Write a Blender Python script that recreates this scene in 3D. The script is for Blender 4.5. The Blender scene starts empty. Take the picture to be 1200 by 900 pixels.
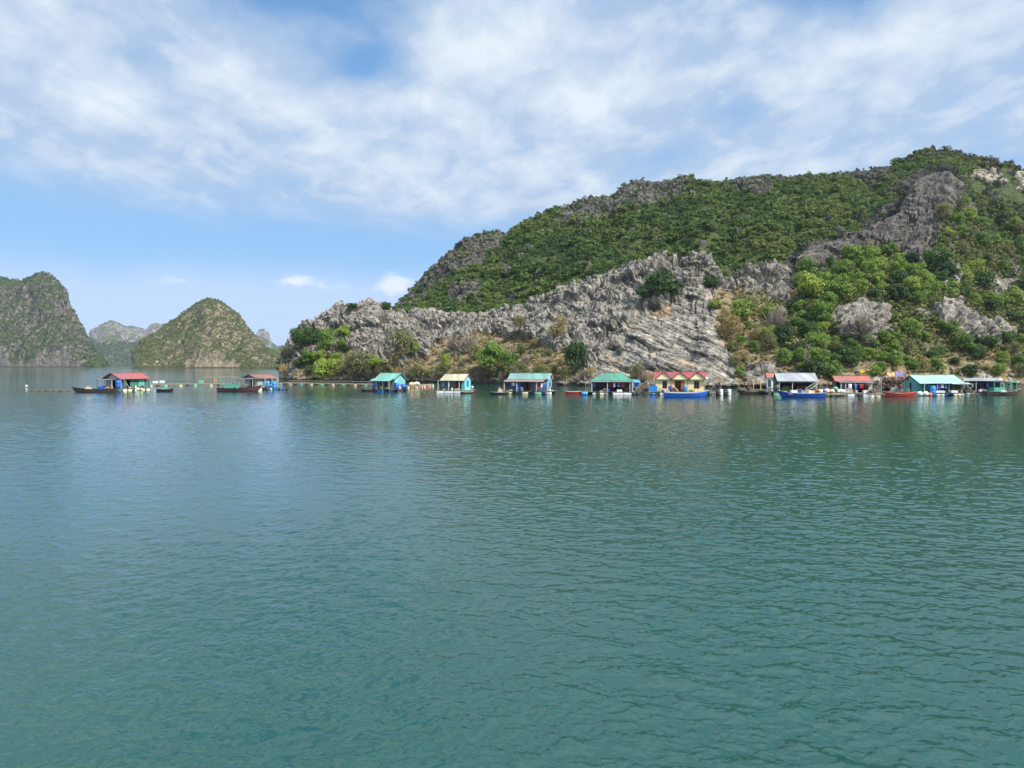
import bpy, math, random
import numpy as np
from mathutils import Vector, Matrix, Euler

R = math.radians
rnd = random.Random(7)
rng = np.random.default_rng(11)
scene = bpy.context.scene
COL = scene.collection

# ------------------------------------------------------------------ camera
CAMZ = 6.0
FPX = 873.0
PITCH = math.atan((450 - 426.5) / FPX)
cd = bpy.data.cameras.new("camera")
cam = bpy.data.objects.new("camera", cd)
COL.objects.link(cam)
cam.location = (0, 0, CAMZ)
cam.rotation_euler = (math.pi / 2 - PITCH, 0, 0)
cd.sensor_width = 36.0
cd.lens = FPX / 1200 * 36.0
cd.clip_start = 0.5
cd.clip_end = 20000
scene.camera = cam
CP, SP = math.cos(PITCH), math.sin(PITCH)


def ray(px, py):
    a = (px - 600) / FPX
    b = (450 - py) / FPX
    return Vector((a, CP + b * SP, -SP + b * CP))


def at0(px, py, z=0.0):
    d = ray(px, py)
    t = (z - CAMZ) / d.z
    return Vector((0, 0, CAMZ)) + d * t


def at(px, py, Y):
    d = ray(px, py)
    t = Y / d.y
    return Vector((0, 0, CAMZ)) + d * t


def project(P):
    P = np.asarray(P)
    x, y, z = P[..., 0], P[..., 1], P[..., 2] - CAMZ
    f = y * CP - z * SP
    u = y * SP + z * CP
    return 600 + FPX * x / f, 450 - FPX * u / f


# ------------------------------------------------------------------ noise
_perm = rng.permutation(256).astype(np.int32)
_perm = np.concatenate([_perm, _perm, _perm])
_g = rng.normal(size=(256, 3))
_g /= np.linalg.norm(_g, axis=1)[:, None]


def _h(ix, iy, iz):
    return _perm[_perm[_perm[ix & 255] + (iy & 255)] + (iz & 255)]


def pn(P):
    I = np.floor(P).astype(np.int64)
    F = P - I
    U = F * F * F * (F * (F * 6 - 15) + 10)
    out = np.zeros(len(P))
    for dx in (0, 1):
        wx = U[:, 0] if dx else 1 - U[:, 0]
        for dy in (0, 1):
            wy = U[:, 1] if dy else 1 - U[:, 1]
            for dz in (0, 1):
                wz = U[:, 2] if dz else 1 - U[:, 2]
                g = _g[_h(I[:, 0] + dx, I[:, 1] + dy, I[:, 2] + dz)]
                d = g[:, 0] * (F[:, 0] - dx) + g[:, 1] * (F[:, 1] - dy) + g[:, 2] * (F[:, 2] - dz)
                out += wx * wy * wz * d
    return out * 1.5


def fbm(P, octv=4, gain=0.5, lac=2.03):
    a, s, out = 1.0, 1.0, 0
    for i in range(octv):
        out = out + a * pn(P * s + 17.3 * i)
        a *= gain
        s *= lac
    return out


def ridged(P, octv=4, gain=0.5, lac=2.1):
    a, s, out = 1.0, 1.0, 0
    for i in range(octv):
        out = out + a * (1 - 2 * np.abs(pn(P * s + 31.7 * i)))
        a *= gain
        s *= lac
    return out


_cj = rng.random((256, 3))


def worley(P):
    I = np.floor(P).astype(np.int64)
    F = P - I
    f1 = np.full(len(P), 9.0)
    f2 = np.full(len(P), 9.0)
    cid = np.zeros(len(P), dtype=np.int64)
    for dx in (-1, 0, 1):
        for dy in (-1, 0, 1):
            for dz in (-1, 0, 1):
                h = _h(I[:, 0] + dx, I[:, 1] + dy, I[:, 2] + dz)
                d = ((_cj[h] + (dx, dy, dz) - F) ** 2).sum(1)
                m = d < f1
                f2 = np.where(m, f1, np.minimum(f2, d))
                cid = np.where(m, h, cid)
                f1 = np.where(m, d, f1)
    return np.sqrt(f1), np.sqrt(f2), _cj[cid, 0]


def sstep(a, b, x):
    t = np.clip((x - a) / (b - a), 0, 1)
    return t * t * (3 - 2 * t)


def in_poly(x, y, poly):
    c = np.zeros(len(x), bool)
    n = len(poly)
    for i in range(n):
        x0, y0 = poly[i]
        x1, y1 = poly[(i + 1) % n]
        if y0 == y1:
            continue
        m = (y0 > y) != (y1 > y)
        c ^= m & (x < (x1 - x0) * (y - y0) / (y1 - y0) + x0)
    return c


# ------------------------------------------------------------------ objects
def tag(o, label=None, cat=None, group=None, kind=None):
    if label:
        o["label"] = label
    if cat:
        o["category"] = cat
    if group:
        o["group"] = group
    if kind:
        o["kind"] = kind
    return o


def empty(name, loc=(0, 0, 0), rz=0.0, label=None, cat=None, group=None):
    o = bpy.data.objects.new(name, None)
    o.empty_display_size = 0.3
    o.location = loc
    o.rotation_euler = (0, 0, rz)
    COL.objects.link(o)
    return tag(o, label, cat, group)


def np_mesh(name, V, F, mat=None, smooth=False):
    """V (n,3), F (m,4) or (m,3) arrays -> mesh"""
    V = np.asarray(V, np.float32)
    F = np.asarray(F, np.int32)
    me = bpy.data.meshes.new(name)
    k = F.shape[1]
    me.vertices.add(len(V))
    me.vertices.foreach_set("co", V.ravel())
    me.loops.add(F.size)
    me.loops.foreach_set("vertex_index", F.ravel())
    me.polygons.add(len(F))
    me.polygons.foreach_set("loop_start", np.arange(0, F.size, k, dtype=np.int32))
    me.polygons.foreach_set("loop_total", np.full(len(F), k, np.int32))
    me.update(calc_edges=True)
    me.polygons.foreach_set("use_smooth", np.full(len(F), smooth, bool))
    if mat:
        me.materials.append(mat)
    return me


def link(name, me, parent=None, loc=None):
    o = bpy.data.objects.new(name, me)
    COL.objects.link(o)
    if parent:
        o.parent = parent
    if loc is not None:
        o.location = loc
    return o


def point_attr(me, name, vals):
    a = me.attributes.new(name, "FLOAT", "POINT")
    a.data.foreach_set("value", np.asarray(vals, np.float32))


class MB:
    def __init__(s):
        s.v, s.f = [], []

    def add(s, vs, fs):
        k = len(s.v)
        s.v += [tuple(p) for p in vs]
        s.f += [tuple(i + k for i in f) for f in fs]
        return s

    def box(s, x0, x1, y0, y1, z0, z1):
        vs = [(x, y, z) for z in (z0, z1) for x, y in ((x0, y0), (x1, y0), (x1, y1), (x0, y1))]
        return s.add(vs, [(3, 2, 1, 0), (4, 5, 6, 7), (0, 1, 5, 4), (1, 2, 6, 5), (2, 3, 7, 6), (3, 0, 4, 7)])

    def bar(s, p, q, w, h=None):
        h = h or w
        p, q = Vector(p), Vector(q)
        d = (q - p).normalized()
        up = Vector((0, 0, 1)) if abs(d.z) < 0.9 else Vector((0, 1, 0))
        a = d.cross(up).normalized() * (w / 2)
        b = a.cross(d).normalized() * (h / 2)
        vs = [p - a - b, p + a - b, p + a + b, p - a + b, q - a - b, q + a - b, q + a + b, q - a + b]
        return s.add(vs, [(0, 1, 2, 3), (7, 6, 5, 4), (0, 4, 5, 1), (1, 5, 6, 2), (2, 6, 7, 3), (3, 7, 4, 0)])

    def cyl(s, p, q, r, n=10, r2=None, rings=None):
        p, q = Vector(p), Vector(q)
        d = (q - p).normalized()
        up = Vector((0, 0, 1)) if abs(d.z) < 0.9 else Vector((0, 1, 0))
        a = d.cross(up).normalized()
        b = d.cross(a).normalized()
        prof = rings or [(0, r), (1, r if r2 is None else r2)]
        vs, fs = [], []
        for t, rr in prof:
            c = p + (q - p) * t
            for i in range(n):
                an = 2 * math.pi * i / n
                vs.append(c + (a * math.cos(an) + b * math.sin(an)) * rr)
        for j in range(len(prof) - 1):
            for i in range(n):
                i2 = (i + 1) % n
                fs.append((j * n + i, j * n + i2, (j + 1) * n + i2, (j + 1) * n + i))
        fs.append(tuple(range(n - 1, -1, -1)))
        fs.append(tuple((len(prof) - 1) * n + i for i in range(n)))
        return s.add(vs, fs)

    def ball(s, c, r, sc=(1, 1, 1), n=10, m=6, jit=0.0):
        vs, fs = [], []
        for j in range(m + 1):
            th = math.pi * j / m
            for i in range(n):
                an = 2 * math.pi * i / n
                k = r * (1 + (rnd.uniform(-jit, jit) if 0 < j < m else 0))
                vs.append((c[0] + k * sc[0] * math.sin(th) * math.cos(an), c[1] + k * sc[1] * math.sin(th) * math.sin(an), c[2] + k * sc[2] * math.cos(th)))
        for j in range(m):
            for i in range(n):
                i2 = (i + 1) % n
                fs.append((j * n + i, (j + 1) * n + i, (j + 1) * n + i2, j * n + i2))
        return s.add(vs, fs)

    def prism(s, poly, vec):
        n = len(poly)
        vec = Vector(vec)
        vs = [Vector(p) for p in poly] + [Vector(p) + vec for p in poly]
        fs = [tuple(range(n - 1, -1, -1)), tuple(range(n, 2 * n))] + [(i, (i + 1) % n, n + (i + 1) % n, n + i) for i in range(n)]
        return s.add(vs, fs)

    def slab(s, poly, th):
        """polygon given thickness downward along its normal"""
        n = (Vector(poly[1]) - Vector(poly[0])).cross(Vector(poly[2]) - Vector(poly[0])).normalized()
        if n.z < 0:
            n = -n
        return s.prism(poly, -n * th)

    def torus(s, c, R0, r, axis="y", n=14, m=6):
        vs, fs = [], []
        for i in range(n):
            a = 2 * math.pi * i / n
            for j in range(m):
                b = 2 * math.pi * j / m
                k = R0 + r * math.cos(b)
                p, q, t = k * math.cos(a), k * math.sin(a), r * math.sin(b)
                if axis == "y":
                    vs.append((c[0] + p, c[1] + t, c[2] + q))
                elif axis == "x":
                    vs.append((c[0] + t, c[1] + p, c[2] + q))
                else:
                    vs.append((c[0] + p, c[1] + q, c[2] + t))
        for i in range(n):
            for j in range(m):
                fs.append((i * m + j, ((i + 1) % n) * m + j, ((i + 1) % n) * m + (j + 1) % m, i * m + (j + 1) % m))
        return s.add(vs, fs)

    def build(s, name, mat, parent=None, smooth=False, loc=None):
        me = bpy.data.meshes.new(name)
        me.from_pydata(s.v, [], s.f)
        me.materials.append(mat)
        if smooth:
            me.polygons.foreach_set("use_smooth", [True] * len(me.polygons))
        import bmesh
        bm = bmesh.new()
        bm.from_mesh(me)
        bmesh.ops.recalc_face_normals(bm, faces=bm.faces)
        bm.to_mesh(me)
        bm.free()
        me.update()
        return link(name, me, parent, loc)


# ------------------------------------------------------------------ materials
def lin(c):
    return tuple(((x / 255) / 12.92 if x / 255 <= 0.04045 else ((x / 255 + 0.055) / 1.055) ** 2.4) for x in c)


class NT:
    """tiny node helper"""
    def __init__(s, tree):
        s.t = tree
        s.n = tree.nodes
        s.l = tree.links

    def node(s, typ, **kw):
        nd = s.n.new(typ)
        for k, v in kw.items():
            if k.startswith("_"):
                nd.inputs[k[1:].replace("_", " ")].default_value = v
            else:
                setattr(nd, k, v)
        return nd

    def con(s, a, b):
        s.l.new(a, b)

    def val(s, x, sock):
        if isinstance(x, (int, float)):
            sock.default_value = x
        else:
            s.con(x, sock)

    def math(s, op, a, b=0.0, c=None, clamp=False):
        m = s.n.new("ShaderNodeMath")
        m.operation = op
        m.use_clamp = clamp
        s.val(a, m.inputs[0])
        s.val(b, m.inputs[1])
        if c is not None:
            s.val(c, m.inputs[2])
        return m.outputs[0]

    def mapr(s, v, a, b, c=0.0, d=1.0, smooth=False):
        m = s.n.new("ShaderNodeMapRange")
        if smooth:
            m.interpolation_type = "SMOOTHSTEP"
        s.con(v, m.inputs[0])
        for i, k in enumerate((a, b, c, d)):
            m.inputs[i + 1].default_value = k
        return m.outputs[0]

    def mix(s, f, a, b):
        m = s.n.new("ShaderNodeMix")
        m.data_type = "RGBA"
        s.val(f, m.inputs[0])
        for x, i in ((a, 6), (b, 7)):
            if isinstance(x, tuple):
                m.inputs[i].default_value = (*x[:3], 1)
            else:
                s.con(x, m.inputs[i])
        return m.outputs[2]

    def noise(s, vec, scale, detail=4, rough=0.5, dist=0.0, dim="3D"):
        n = s.n.new("ShaderNodeTexNoise")
        n.noise_dimensions = dim
        if vec is not None:
            s.con(vec, n.inputs["Vector"])
        n.inputs["Scale"].default_value = scale
        n.inputs["Detail"].default_value = detail
        n.inputs["Roughness"].default_value = rough
        n.inputs["Distortion"].default_value = dist
        return n.outputs[0]

    def attr(s, name):
        a = s.n.new("ShaderNodeAttribute")
        a.attribute_name = name
        return a.outputs["Fac"]

    def mapping(s, vec, scale=(1, 1, 1), rot=(0, 0, 0)):
        m = s.n.new("ShaderNodeMapping")
        s.con(vec, m.inputs[0])
        m.inputs["Scale"].default_value = scale
        m.inputs["Rotation"].default_value = rot
        return m.outputs[0]

    def bump(s, h, strength, dist, normal=None):
        b = s.n.new("ShaderNodeBump")
        b.inputs["Strength"].default_value = strength
        b.inputs["Distance"].default_value = dist
        s.con(h, b.inputs["Height"])
        if normal is not None:
            s.con(normal, b.inputs["Normal"])
        return b.outputs[0]


def new_mat(name):
    m = bpy.data.materials.new(name)
    m.use_nodes = True
    nt = NT(m.node_tree)
    bs = m.node_tree.nodes["Principled BSDF"]
    return m, nt, bs


_paint = {}


def paint(name, c, rough=0.6, wear=0.25, wearcol=(95, 85, 75), plank=0.0, metal=0.0):
    """painted / weathered surface; c in sRGB 0-255 (surface colour)"""
    if name in _paint:
        return _paint[name]
    m, nt, bs = new_mat(name)
    tc = nt.node("ShaderNodeTexCoord").outputs["Object"]
    n1 = nt.noise(tc, 1.3, 5, 0.65)
    n2 = nt.noise(tc, 9.0, 3, 0.6)
    c0 = lin(c)
    c1 = tuple(x * 0.78 for x in c0)
    colr = nt.mix(nt.mapr(n1, 0.35, 0.7), c0, c1)
    w = nt.mapr(nt.math("ADD", nt.math("MULTIPLY", n1, 0.6), nt.math("MULTIPLY", n2, 0.4)), 0.66 - wear * 0.35, 0.82 - wear * 0.3)
    colr = nt.mix(nt.math("MULTIPLY", w, 0.75), colr, lin(wearcol))
    nt.con(colr, bs.inputs["Base Color"])
    bs.inputs["Roughness"].default_value = rough
    bs.inputs["Metallic"].default_value = metal
    h = n2
    if plank:
        sx_ = nt.node("ShaderNodeSeparateXYZ")
        nt.con(tc, sx_.inputs[0])
        wn = nt.node("ShaderNodeTexWhiteNoise", noise_dimensions="1D")
        nt.con(nt.math("FLOOR", nt.math("MULTIPLY", nt.math("ADD", sx_.outputs[0], nt.math("MULTIPLY", sx_.outputs[1], 0.37)), plank * 0.33)), wn.inputs["W"])
        hs_ = nt.node("ShaderNodeHueSaturation")          # sheets and boards of different age
        nt.con(nt.mapr(wn.outputs["Value"], 0, 1, 0.74, 1.12), hs_.inputs["Value"])
        nt.con(nt.mapr(wn.outputs["Value"], 0, 1, 0.82, 1.0), hs_.inputs["Saturation"])
        nt.con(colr, hs_.inputs["Color"])
        stv = nt.noise(nt.mapping(tc, (5.0, 5.0, 0.5)), 1.0, 4, 0.65)
        cs_ = nt.mix(nt.math("MULTIPLY", nt.mapr(stv, 0.5, 0.72), 0.2 + wear), hs_.outputs[0], lin(wearcol))
        nt.con(cs_, bs.inputs["Base Color"])
        wv = nt.node("ShaderNodeTexWave", wave_type="BANDS", bands_direction="X")
        nt.con(tc, wv.inputs["Vector"])
        wv.inputs["Scale"].default_value = plank
        h = nt.math("ADD", nt.math("MULTIPLY", wv.outputs["Fac"], 1.0), nt.math("MULTIPLY", n2, 0.4))
    nt.con(nt.bump(h, 0.5, 0.02), bs.inputs["Normal"])
    _paint[name] = m
    return m
# ================================================================= TERRAIN
def interp(u, pts):
    pts = np.array(pts, float)
    return np.interp(u, pts[:, 0], pts[:, 1])


def z_of(u, y, Y):
    """height of the sight line through (u, y) at depth Y"""
    a = (450 - y) / FPX
    dy = CP + a * SP
    dz = -SP + a * CP
    return CAMZ + dz / dy * Y


def x_of(u, y, Y):
    a = (450 - y) / FPX
    return (u - 600) / FPX * Y / (CP + a * SP)


def grid_faces(nr, nc):
    i = np.arange(nr - 1)[:, None] * nc + np.arange(nc - 1)[None, :]
    return np.stack([i, i + 1, i + nc + 1, i + nc], -1).reshape(-1, 4)


def grid_normals(P):
    du = np.gradient(P, axis=1)
    dv = np.gradient(P, axis=0)
    n = np.cross(du, dv)
    n /= np.linalg.norm(n, axis=2)[..., None] + 1e-9
    n[n[..., 1] > 0.6] *= 1
    return n


# ---- control lines of the big hill (column in picture units -> height line / depth)
SHORE_Y = [(326, 282), (345, 270), (400, 262), (450, 256), (520, 236), (600, 214), (700, 200), (780, 188), (850, 186), (900, 186), (950, 190), (1030, 196), (1190, 204), (1560, 220)]
C1 = [(326, 444), (329, 425), (333, 408), (342, 396), (352, 388), (360, 378), (372, 370), (385, 366), (398, 359), (415, 362), (430, 358), (440, 361), (452, 368), (462, 374), (480, 373), (500, 371), (520, 370), (540, 367), (560, 366), (580, 364), (600, 361),
      (620, 359), (640, 353), (660, 343), (680, 335), (700, 327), (720, 320), (740, 311), (752, 306), (768, 299), (776, 299), (786, 304), (793, 303), (800, 299), (812, 294), (822, 293), (832, 299), (842, 313), (848, 322), (856, 324), (870, 316), (885, 313), (900, 312), (915, 316), (925, 326), (935, 318), (950, 297), (970, 288), (990, 279), (1010, 273), (1030, 265), (1050, 250), (1060, 240), (1075, 215), (1090, 203), (1105, 205), (1120, 226), (1140, 262), (1160, 290), (1180, 312), (1200, 325), (1300, 345), (1400, 360), (1560, 390)]
Y1 = [(326, 288), (360, 296), (400, 300), (500, 296), (600, 274), (700, 266), (800, 256), (850, 256), (920, 262), (1000, 292), (1060, 330), (1090, 372), (1120, 350), (1200, 320), (1560, 330)]
DIP = [(326, 2), (450, 4), (640, 6), (830, 7), (930, 5), (1050, 3), (1090, 0), (1560, 0)]
C2 = [(326, 446), (345, 440), (400, 405), (440, 385), (452, 376), (460, 371), (470, 360), (480, 348), (490, 336), (500, 325), (515, 311), (530, 296), (545, 285), (560, 280), (572, 277), (583, 277), (592, 282), (603, 272), (617, 262), (632, 254), (648, 249), (665, 246), (683, 241),
      (700, 240), (715, 238), (728, 230), (740, 225), (760, 222), (775, 223), (795, 220), (820, 218), (842, 216), (860, 212), (880, 208), (900, 207), (915, 212), (935, 213), (960, 213), (985, 210), (1005, 207), (1022, 202), (1040, 196), (1055, 190), (1065, 183), (1080, 178), (1100, 177), (1120, 180), (1140, 184), (1160, 189), (1180, 195), (1200, 199), (1250, 215), (1320, 250), (1400, 300), (1560, 380)]
Y2 = [(326, 330), (400, 370), (460, 420), (600, 452), (800, 452), (1000, 440), (1090, 424), (1200, 424), (1560, 430)]

US = np.concatenate([np.linspace(327, 1210, 1000), np.linspace(1214, 1560, 70)])
NC = len(US)
NA, ND, NM, NB = 210, 12, 210, 30
sh = interp(US, SHORE_Y)
y1d, y2d = interp(US, Y1), interp(US, Y2)
c1, c2 = interp(US, C1), interp(US, C2)
z1 = np.maximum(z_of(US, c1, y1d), -2.0)
z2 = np.maximum(z_of(US, c2, y2d), -2.0)
dip = np.minimum(interp(US, DIP), np.maximum(z1 + 1.5, 0))
ydip = y1d + 12
rowsY, rowsZ, rowT = [], [], []
for k in range(4):                                             # below the waterline
    t = k / 4
    rowsY.append(sh - 8 * (1 - t)); rowsZ.append(np.full(NC, -3 + 2.6 * t)); rowT.append(0)
for k in range(NA):
    t = k / (NA - 1)
    rowsY.append(sh + (y1d - sh) * t)
    foot = 1.1 * sstep(0, 0.03, t)
    p = 0.93
    rowsZ.append(-0.4 + foot + (z1 - 1.2) * (t ** p))
    rowT.append(t)
for k in range(1, ND):
    t = k / ND
    rowsY.append(y1d + 12 * t); rowsZ.append(z1 - dip * sstep(0, 1, t)); rowT.append(1 + t * .2)
for k in range(NM):
    t = k / (NM - 1)
    rowsY.append(ydip + (y2d - ydip) * t)
    zz = (z1 - dip)
    rowsZ.append(zz + (z2 - zz) * (0.55 * t + 0.45 * np.sin(t * math.pi / 2)))
    rowT.append(1.2 + t)
for k in range(1, NB):
    t = k / (NB - 1)
    rowsY.append(y2d + 150 * t); rowsZ.append(z2 + (-3 - z2) * sstep(0, 1, t)); rowT.append(2.2 + t)
GY = np.array(rowsY); GZ = np.array(rowsZ); GT = np.array(rowT)
NRW = len(GY)
GX = np.zeros_like(GY)
for j in range(NRW):                                            # column keeps its bearing
    GX[j] = (US - 600) / FPX * GY[j] / CP
P = np.stack([GX, GY, GZ], -1)
# broad ribs and gullies
flat = P.reshape(-1, 3)
rib = fbm(flat * np.array([1 / 46, 1 / 90, 1 / 70]), 4) * 5.0 + fbm(flat / 17.0 + 9, 3) * 1.8
taper = np.ones((NRW, NC))
taper *= sstep(0.0, 0.12, GT)[:, None]
taper *= (1 - 0.75 * np.exp(-((GT - 1.0) / 0.08) ** 2))[:, None]
taper *= (1 - 0.8 * np.exp(-((GT - 2.2) / 0.10) ** 2))[:, None]
taper *= np.clip((US - 327) / 60, 0.15, 1)[None, :]
N0 = grid_normals(P)
sgn = np.where(N0[..., 2:3] < 0, -1.0, 1.0)
N0 = N0 * sgn
P += N0 * (rib.reshape(NRW, NC) * taper)[..., None]
flat = P.reshape(-1, 3)
PX, PY = project(flat)
nz1 = fbm(flat / 9.0, 3)
nz2 = fbm(flat / 9.0 + 50, 3)
wx = PX + nz1 * 13
wy = PY + nz2 * 10
Tcol = np.repeat(GT, NC)

ROCK = [
    [(320, 446), (320, 340), (455, 340), (470, 371), (500, 368), (640, 350), (760, 292), (830, 285), (846, 325), (836, 350), (842, 380), (856, 420), (862, 449), (690, 452), (672, 430), (655, 412), (625, 402), (600, 396), (560, 392), (530, 400), (500, 418), (470, 424), (430, 424), (405, 408), (385, 420), (375, 412), (352, 436), (340, 447)],
    [(856, 335), (868, 312), (905, 308), (928, 322), (932, 352), (918, 366), (902, 344), (872, 348)],
    [(905, 326), (925, 302), (955, 284), (1000, 270), (1014, 298), (992, 324), (966, 318), (945, 330), (925, 336)],
    [(1000, 286), (1010, 266), (1050, 236), (1054, 206), (1074, 184), (1116, 190), (1130, 226), (1118, 246), (1102, 258), (1097, 296), (1080, 312), (1052, 298), (1022, 288)],
    [(1084, 292), (1096, 300), (1124, 312), (1132, 324), (1084, 336), (1078, 310)],
    [(976, 362), (986, 352), (1012, 348), (1040, 358), (1042, 392), (1012, 402), (984, 392)],
    [(1082, 356), (1120, 352), (1150, 372), (1188, 392), (1150, 398), (1104, 384)],
    [(1150, 330), (1195, 335), (1200, 360), (1180, 352), (1158, 344)],
    [(456, 380), (456, 366), (500, 314), (545, 272), (592, 268), (586, 290), (548, 312), (515, 340), (490, 352), (470, 372)],
    [(524, 348), (535, 334), (560, 334), (566, 346), (552, 358), (530, 360)],
    [(640, 240), (700, 230), (740, 215), (800, 210), (812, 232), (760, 244), (715, 256), (660, 262)],
    [(835, 205), (905, 197), (925, 215), (870, 226)],
    [(990, 210), (1028, 194), (1054, 184), (1050, 204), (1018, 220)],
    [(872, 440), (900, 434), (912, 446), (880, 452)], [(1024, 444), (1040, 436), (1056, 446), (1040, 452)], [(1120, 440), (1140, 432), (1160, 446)],
]
WHITE = [[(1140, 201), (1160, 202), (1178, 206), (1177, 220), (1160, 222), (1146, 214)], [(1186, 206), (1215, 202), (1215, 230), (1190, 224)]]
SLAB = [[(690, 450), (700, 420), (735, 380), (770, 360), (800, 345), (840, 345), (860, 449)]]
GREENROCK = [[(744, 328), (750, 312), (768, 306), (782, 316), (794, 322), (792, 346), (770, 346), (746, 350)]]


def mask(polys, x=None, y=None):
    m = np.zeros(len(wx), bool)
    for p in polys:
        m |= in_poly(wx if x is None else x, wy if y is None else y, p)
    return m.astype(float)


front = Tcol <= 1.22
rock = np.zeros(len(flat))
for i, p in enumerate(ROCK):
    m = in_poly(wx, wy, p).astype(float)
    if i in (2, 3):
        m *= Tcol < 1.6
    elif i in (0, 1, 5, 6, 7, 13, 14, 15, 2, 3, 4):
        m *= front
    else:
        m *= ~front
    rock = np.maximum(rock, m)
rock = np.maximum(rock, ((nz1 > 0.5) & ~front) * 1.0)
rock = np.maximum(rock, ((nz1 > 0.40) & front & (PX > 905) & (Tcol > 0.1)) * 1.0)
crestband = (Tcol > 2.06) & (Tcol < 2.3) & (nz2 > -0.05)
rock = np.maximum(rock, crestband * 1.0)
rock = np.maximum(rock, ((Tcol > 0.93) & (Tcol < 1.1)) * (np.repeat(US[None], NRW, 0).ravel() < 1110))
rock = np.maximum(rock, (Tcol < 0.016) * (nz2 > 0.05))
white = mask(WHITE) * ~front
slab = mask(SLAB) * front
rock = np.maximum(rock, white)


def blur(a, it=2):
    a = a.reshape(NRW, NC)
    for _ in range(it):
        b = np.pad(a, 1, mode="edge")
        a = (b[1:-1, 1:-1] * 2 + b[:-2, 1:-1] + b[2:, 1:-1] + b[1:-1, :-2] + b[1:-1, 2:]) / 6
    return a.ravel()


rockS = blur(rock, 3)
slabS = blur(slab, 4)
# strata-aligned coordinates: beds dip to the lower right
ca, sa = math.cos(R(-42)), math.sin(R(-42))
Q = np.stack([flat[:, 0] * ca + flat[:, 2] * sa, flat[:, 1], -flat[:, 0] * sa + flat[:, 2] * ca], -1)
warp = np.stack([fbm(flat / 5 + 3, 2), fbm(flat / 5 + 13, 2), fbm(flat / 5 + 23, 2)], -1) * 0.9
f1, f2, cr = worley((Q + warp) * np.array([1 / 5.0, 1 / 5.0, 1 / 3.0]))
crack1 = 1 - sstep(0.0, 0.16, f2 - f1)
g1, g2, cr2 = worley((Q + warp * .6) * np.array([1 / 2.0, 1 / 2.0, 1 / 1.25]) + 7)
crack2 = 1 - sstep(0.0, 0.2, g2 - g1)
crag = ridged(flat * np.array([1 / 4.2, 1 / 4.2, 1 / 6.5]), 4, 0.55)
fine = ridged(flat / 0.9, 2, 0.5)
vary = np.clip(0.75 + 1.1 * fbm(flat / 14.0 + 70, 3), 0.15, 1.5)
h1, h2, hr = worley((flat + warp * 3) * np.array([1 / 15.0, 1 / 15.0, 1 / 9.0]) + 21)
Qr = Q + warp * 1.5
strat = ridged(Qr * np.array([1 / 11.0, 1 / 9.0, 1 / 2.6]) + 40, 4, 0.58)
rough_ = ridged(Qr * np.array([1 / 7.0, 1 / 6.0, 1 / 5.0]), 5, 0.56)
dRock = (hr - 0.5) * 2.8 - (1 - sstep(0, .07, h2 - h1)) * 1.5 + (cr - 0.5) * 0.9 * vary + (cr2 - 0.5) * 0.4 * vary - crack1 * 0.9 * vary - crack2 * 0.4 * vary + crag * 0.28 * vary + rough_ * 0.55 + strat * 0.75 + fine * 0.14
zz_ = flat[:, 2] * 1.7
QS = np.stack([flat[:, 0] * ca + zz_ * sa, flat[:, 1] * 0.1, -flat[:, 0] * sa + zz_ * ca], -1) + warp * 0.7
s1, s2, sr = worley(QS * np.array([1 / 20.0, 1 / 6.0, 1 / 6.0]) + 3)
dSlab = (sr - .5) * 1.5 - (1 - sstep(0, .06, s2 - s1)) * 1.0 + fbm(QS * np.array([1 / 12.0, 1 / 9.0, 1 / 2.2]), 4) * 0.55 + ridged(flat / 2.2, 3) * 0.10 - crack2 * .1 + (hr - .5) * 0.8 + (cr - .5) * .2 - crack1 * .2
dR = dRock * (1 - slabS) + dSlab * slabS
dSoil = fbm(flat / 2.5, 4) * 0.45 + np.maximum(fbm(flat / 1.1 + 5, 2), 0.15) * 0.5
disp = dR * rockS + dSoil * (1 - rockS)
disp *= np.repeat(sstep(-0.01, 0.03, GT) * (0.35 + 0.65 * sstep(0, .1, GT)), NC)
disp *= np.repeat(np.clip((US - 327) / 25, 0.1, 1)[None], NRW, 0).ravel()
N1 = grid_normals(P)
N1 *= np.where(N1[..., 2:3] < 0, -1.0, 1.0)
P = (flat + N1.reshape(-1, 3) * disp[:, None]).reshape(NRW, NC, 3)
PIX = np.stack(project(P.reshape(-1, 3)), -1)
HILL_P = P.reshape(-1, 3)
HILL_N = grid_normals(P)
HILL_N = (HILL_N * np.where(HILL_N[..., 2:3] < 0, -1.0, 1.0)).reshape(-1, 3)

# depth lookup so plants can be stood on the visible slope
_zb = {}
_cell = np.floor(PIX / 3.0).astype(int)
_order = np.argsort(-HILL_P[:, 1])
for i in _order[::1]:
    pass
_key = _cell[:, 0] * 4096 + _cell[:, 1]
_ok = (PIX[:, 0] > 300) & (PIX[:, 0] < 1560) & (HILL_P[:, 2] > 0.2)
_idx = np.where(_ok)[0]
_idx = _idx[np.argsort(-HILL_P[_idx, 1])]
_zb = dict(zip(_key[_idx].tolist(), _idx.tolist()))


def hill_at(px, py):
    cx, cy = int(px // 3), int(py // 3)
    for r_ in range(0, 6):
        best = None
        for dx in range(-r_, r_ + 1):
            for dy in range(-r_, r_ + 1):
                k = _zb.get((cx + dx) * 4096 + cy + dy)
                if k is not None and (best is None or HILL_P[k, 1] < HILL_P[best, 1]):
                    best = k
        if best is not None:
            return best
    return None


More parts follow.
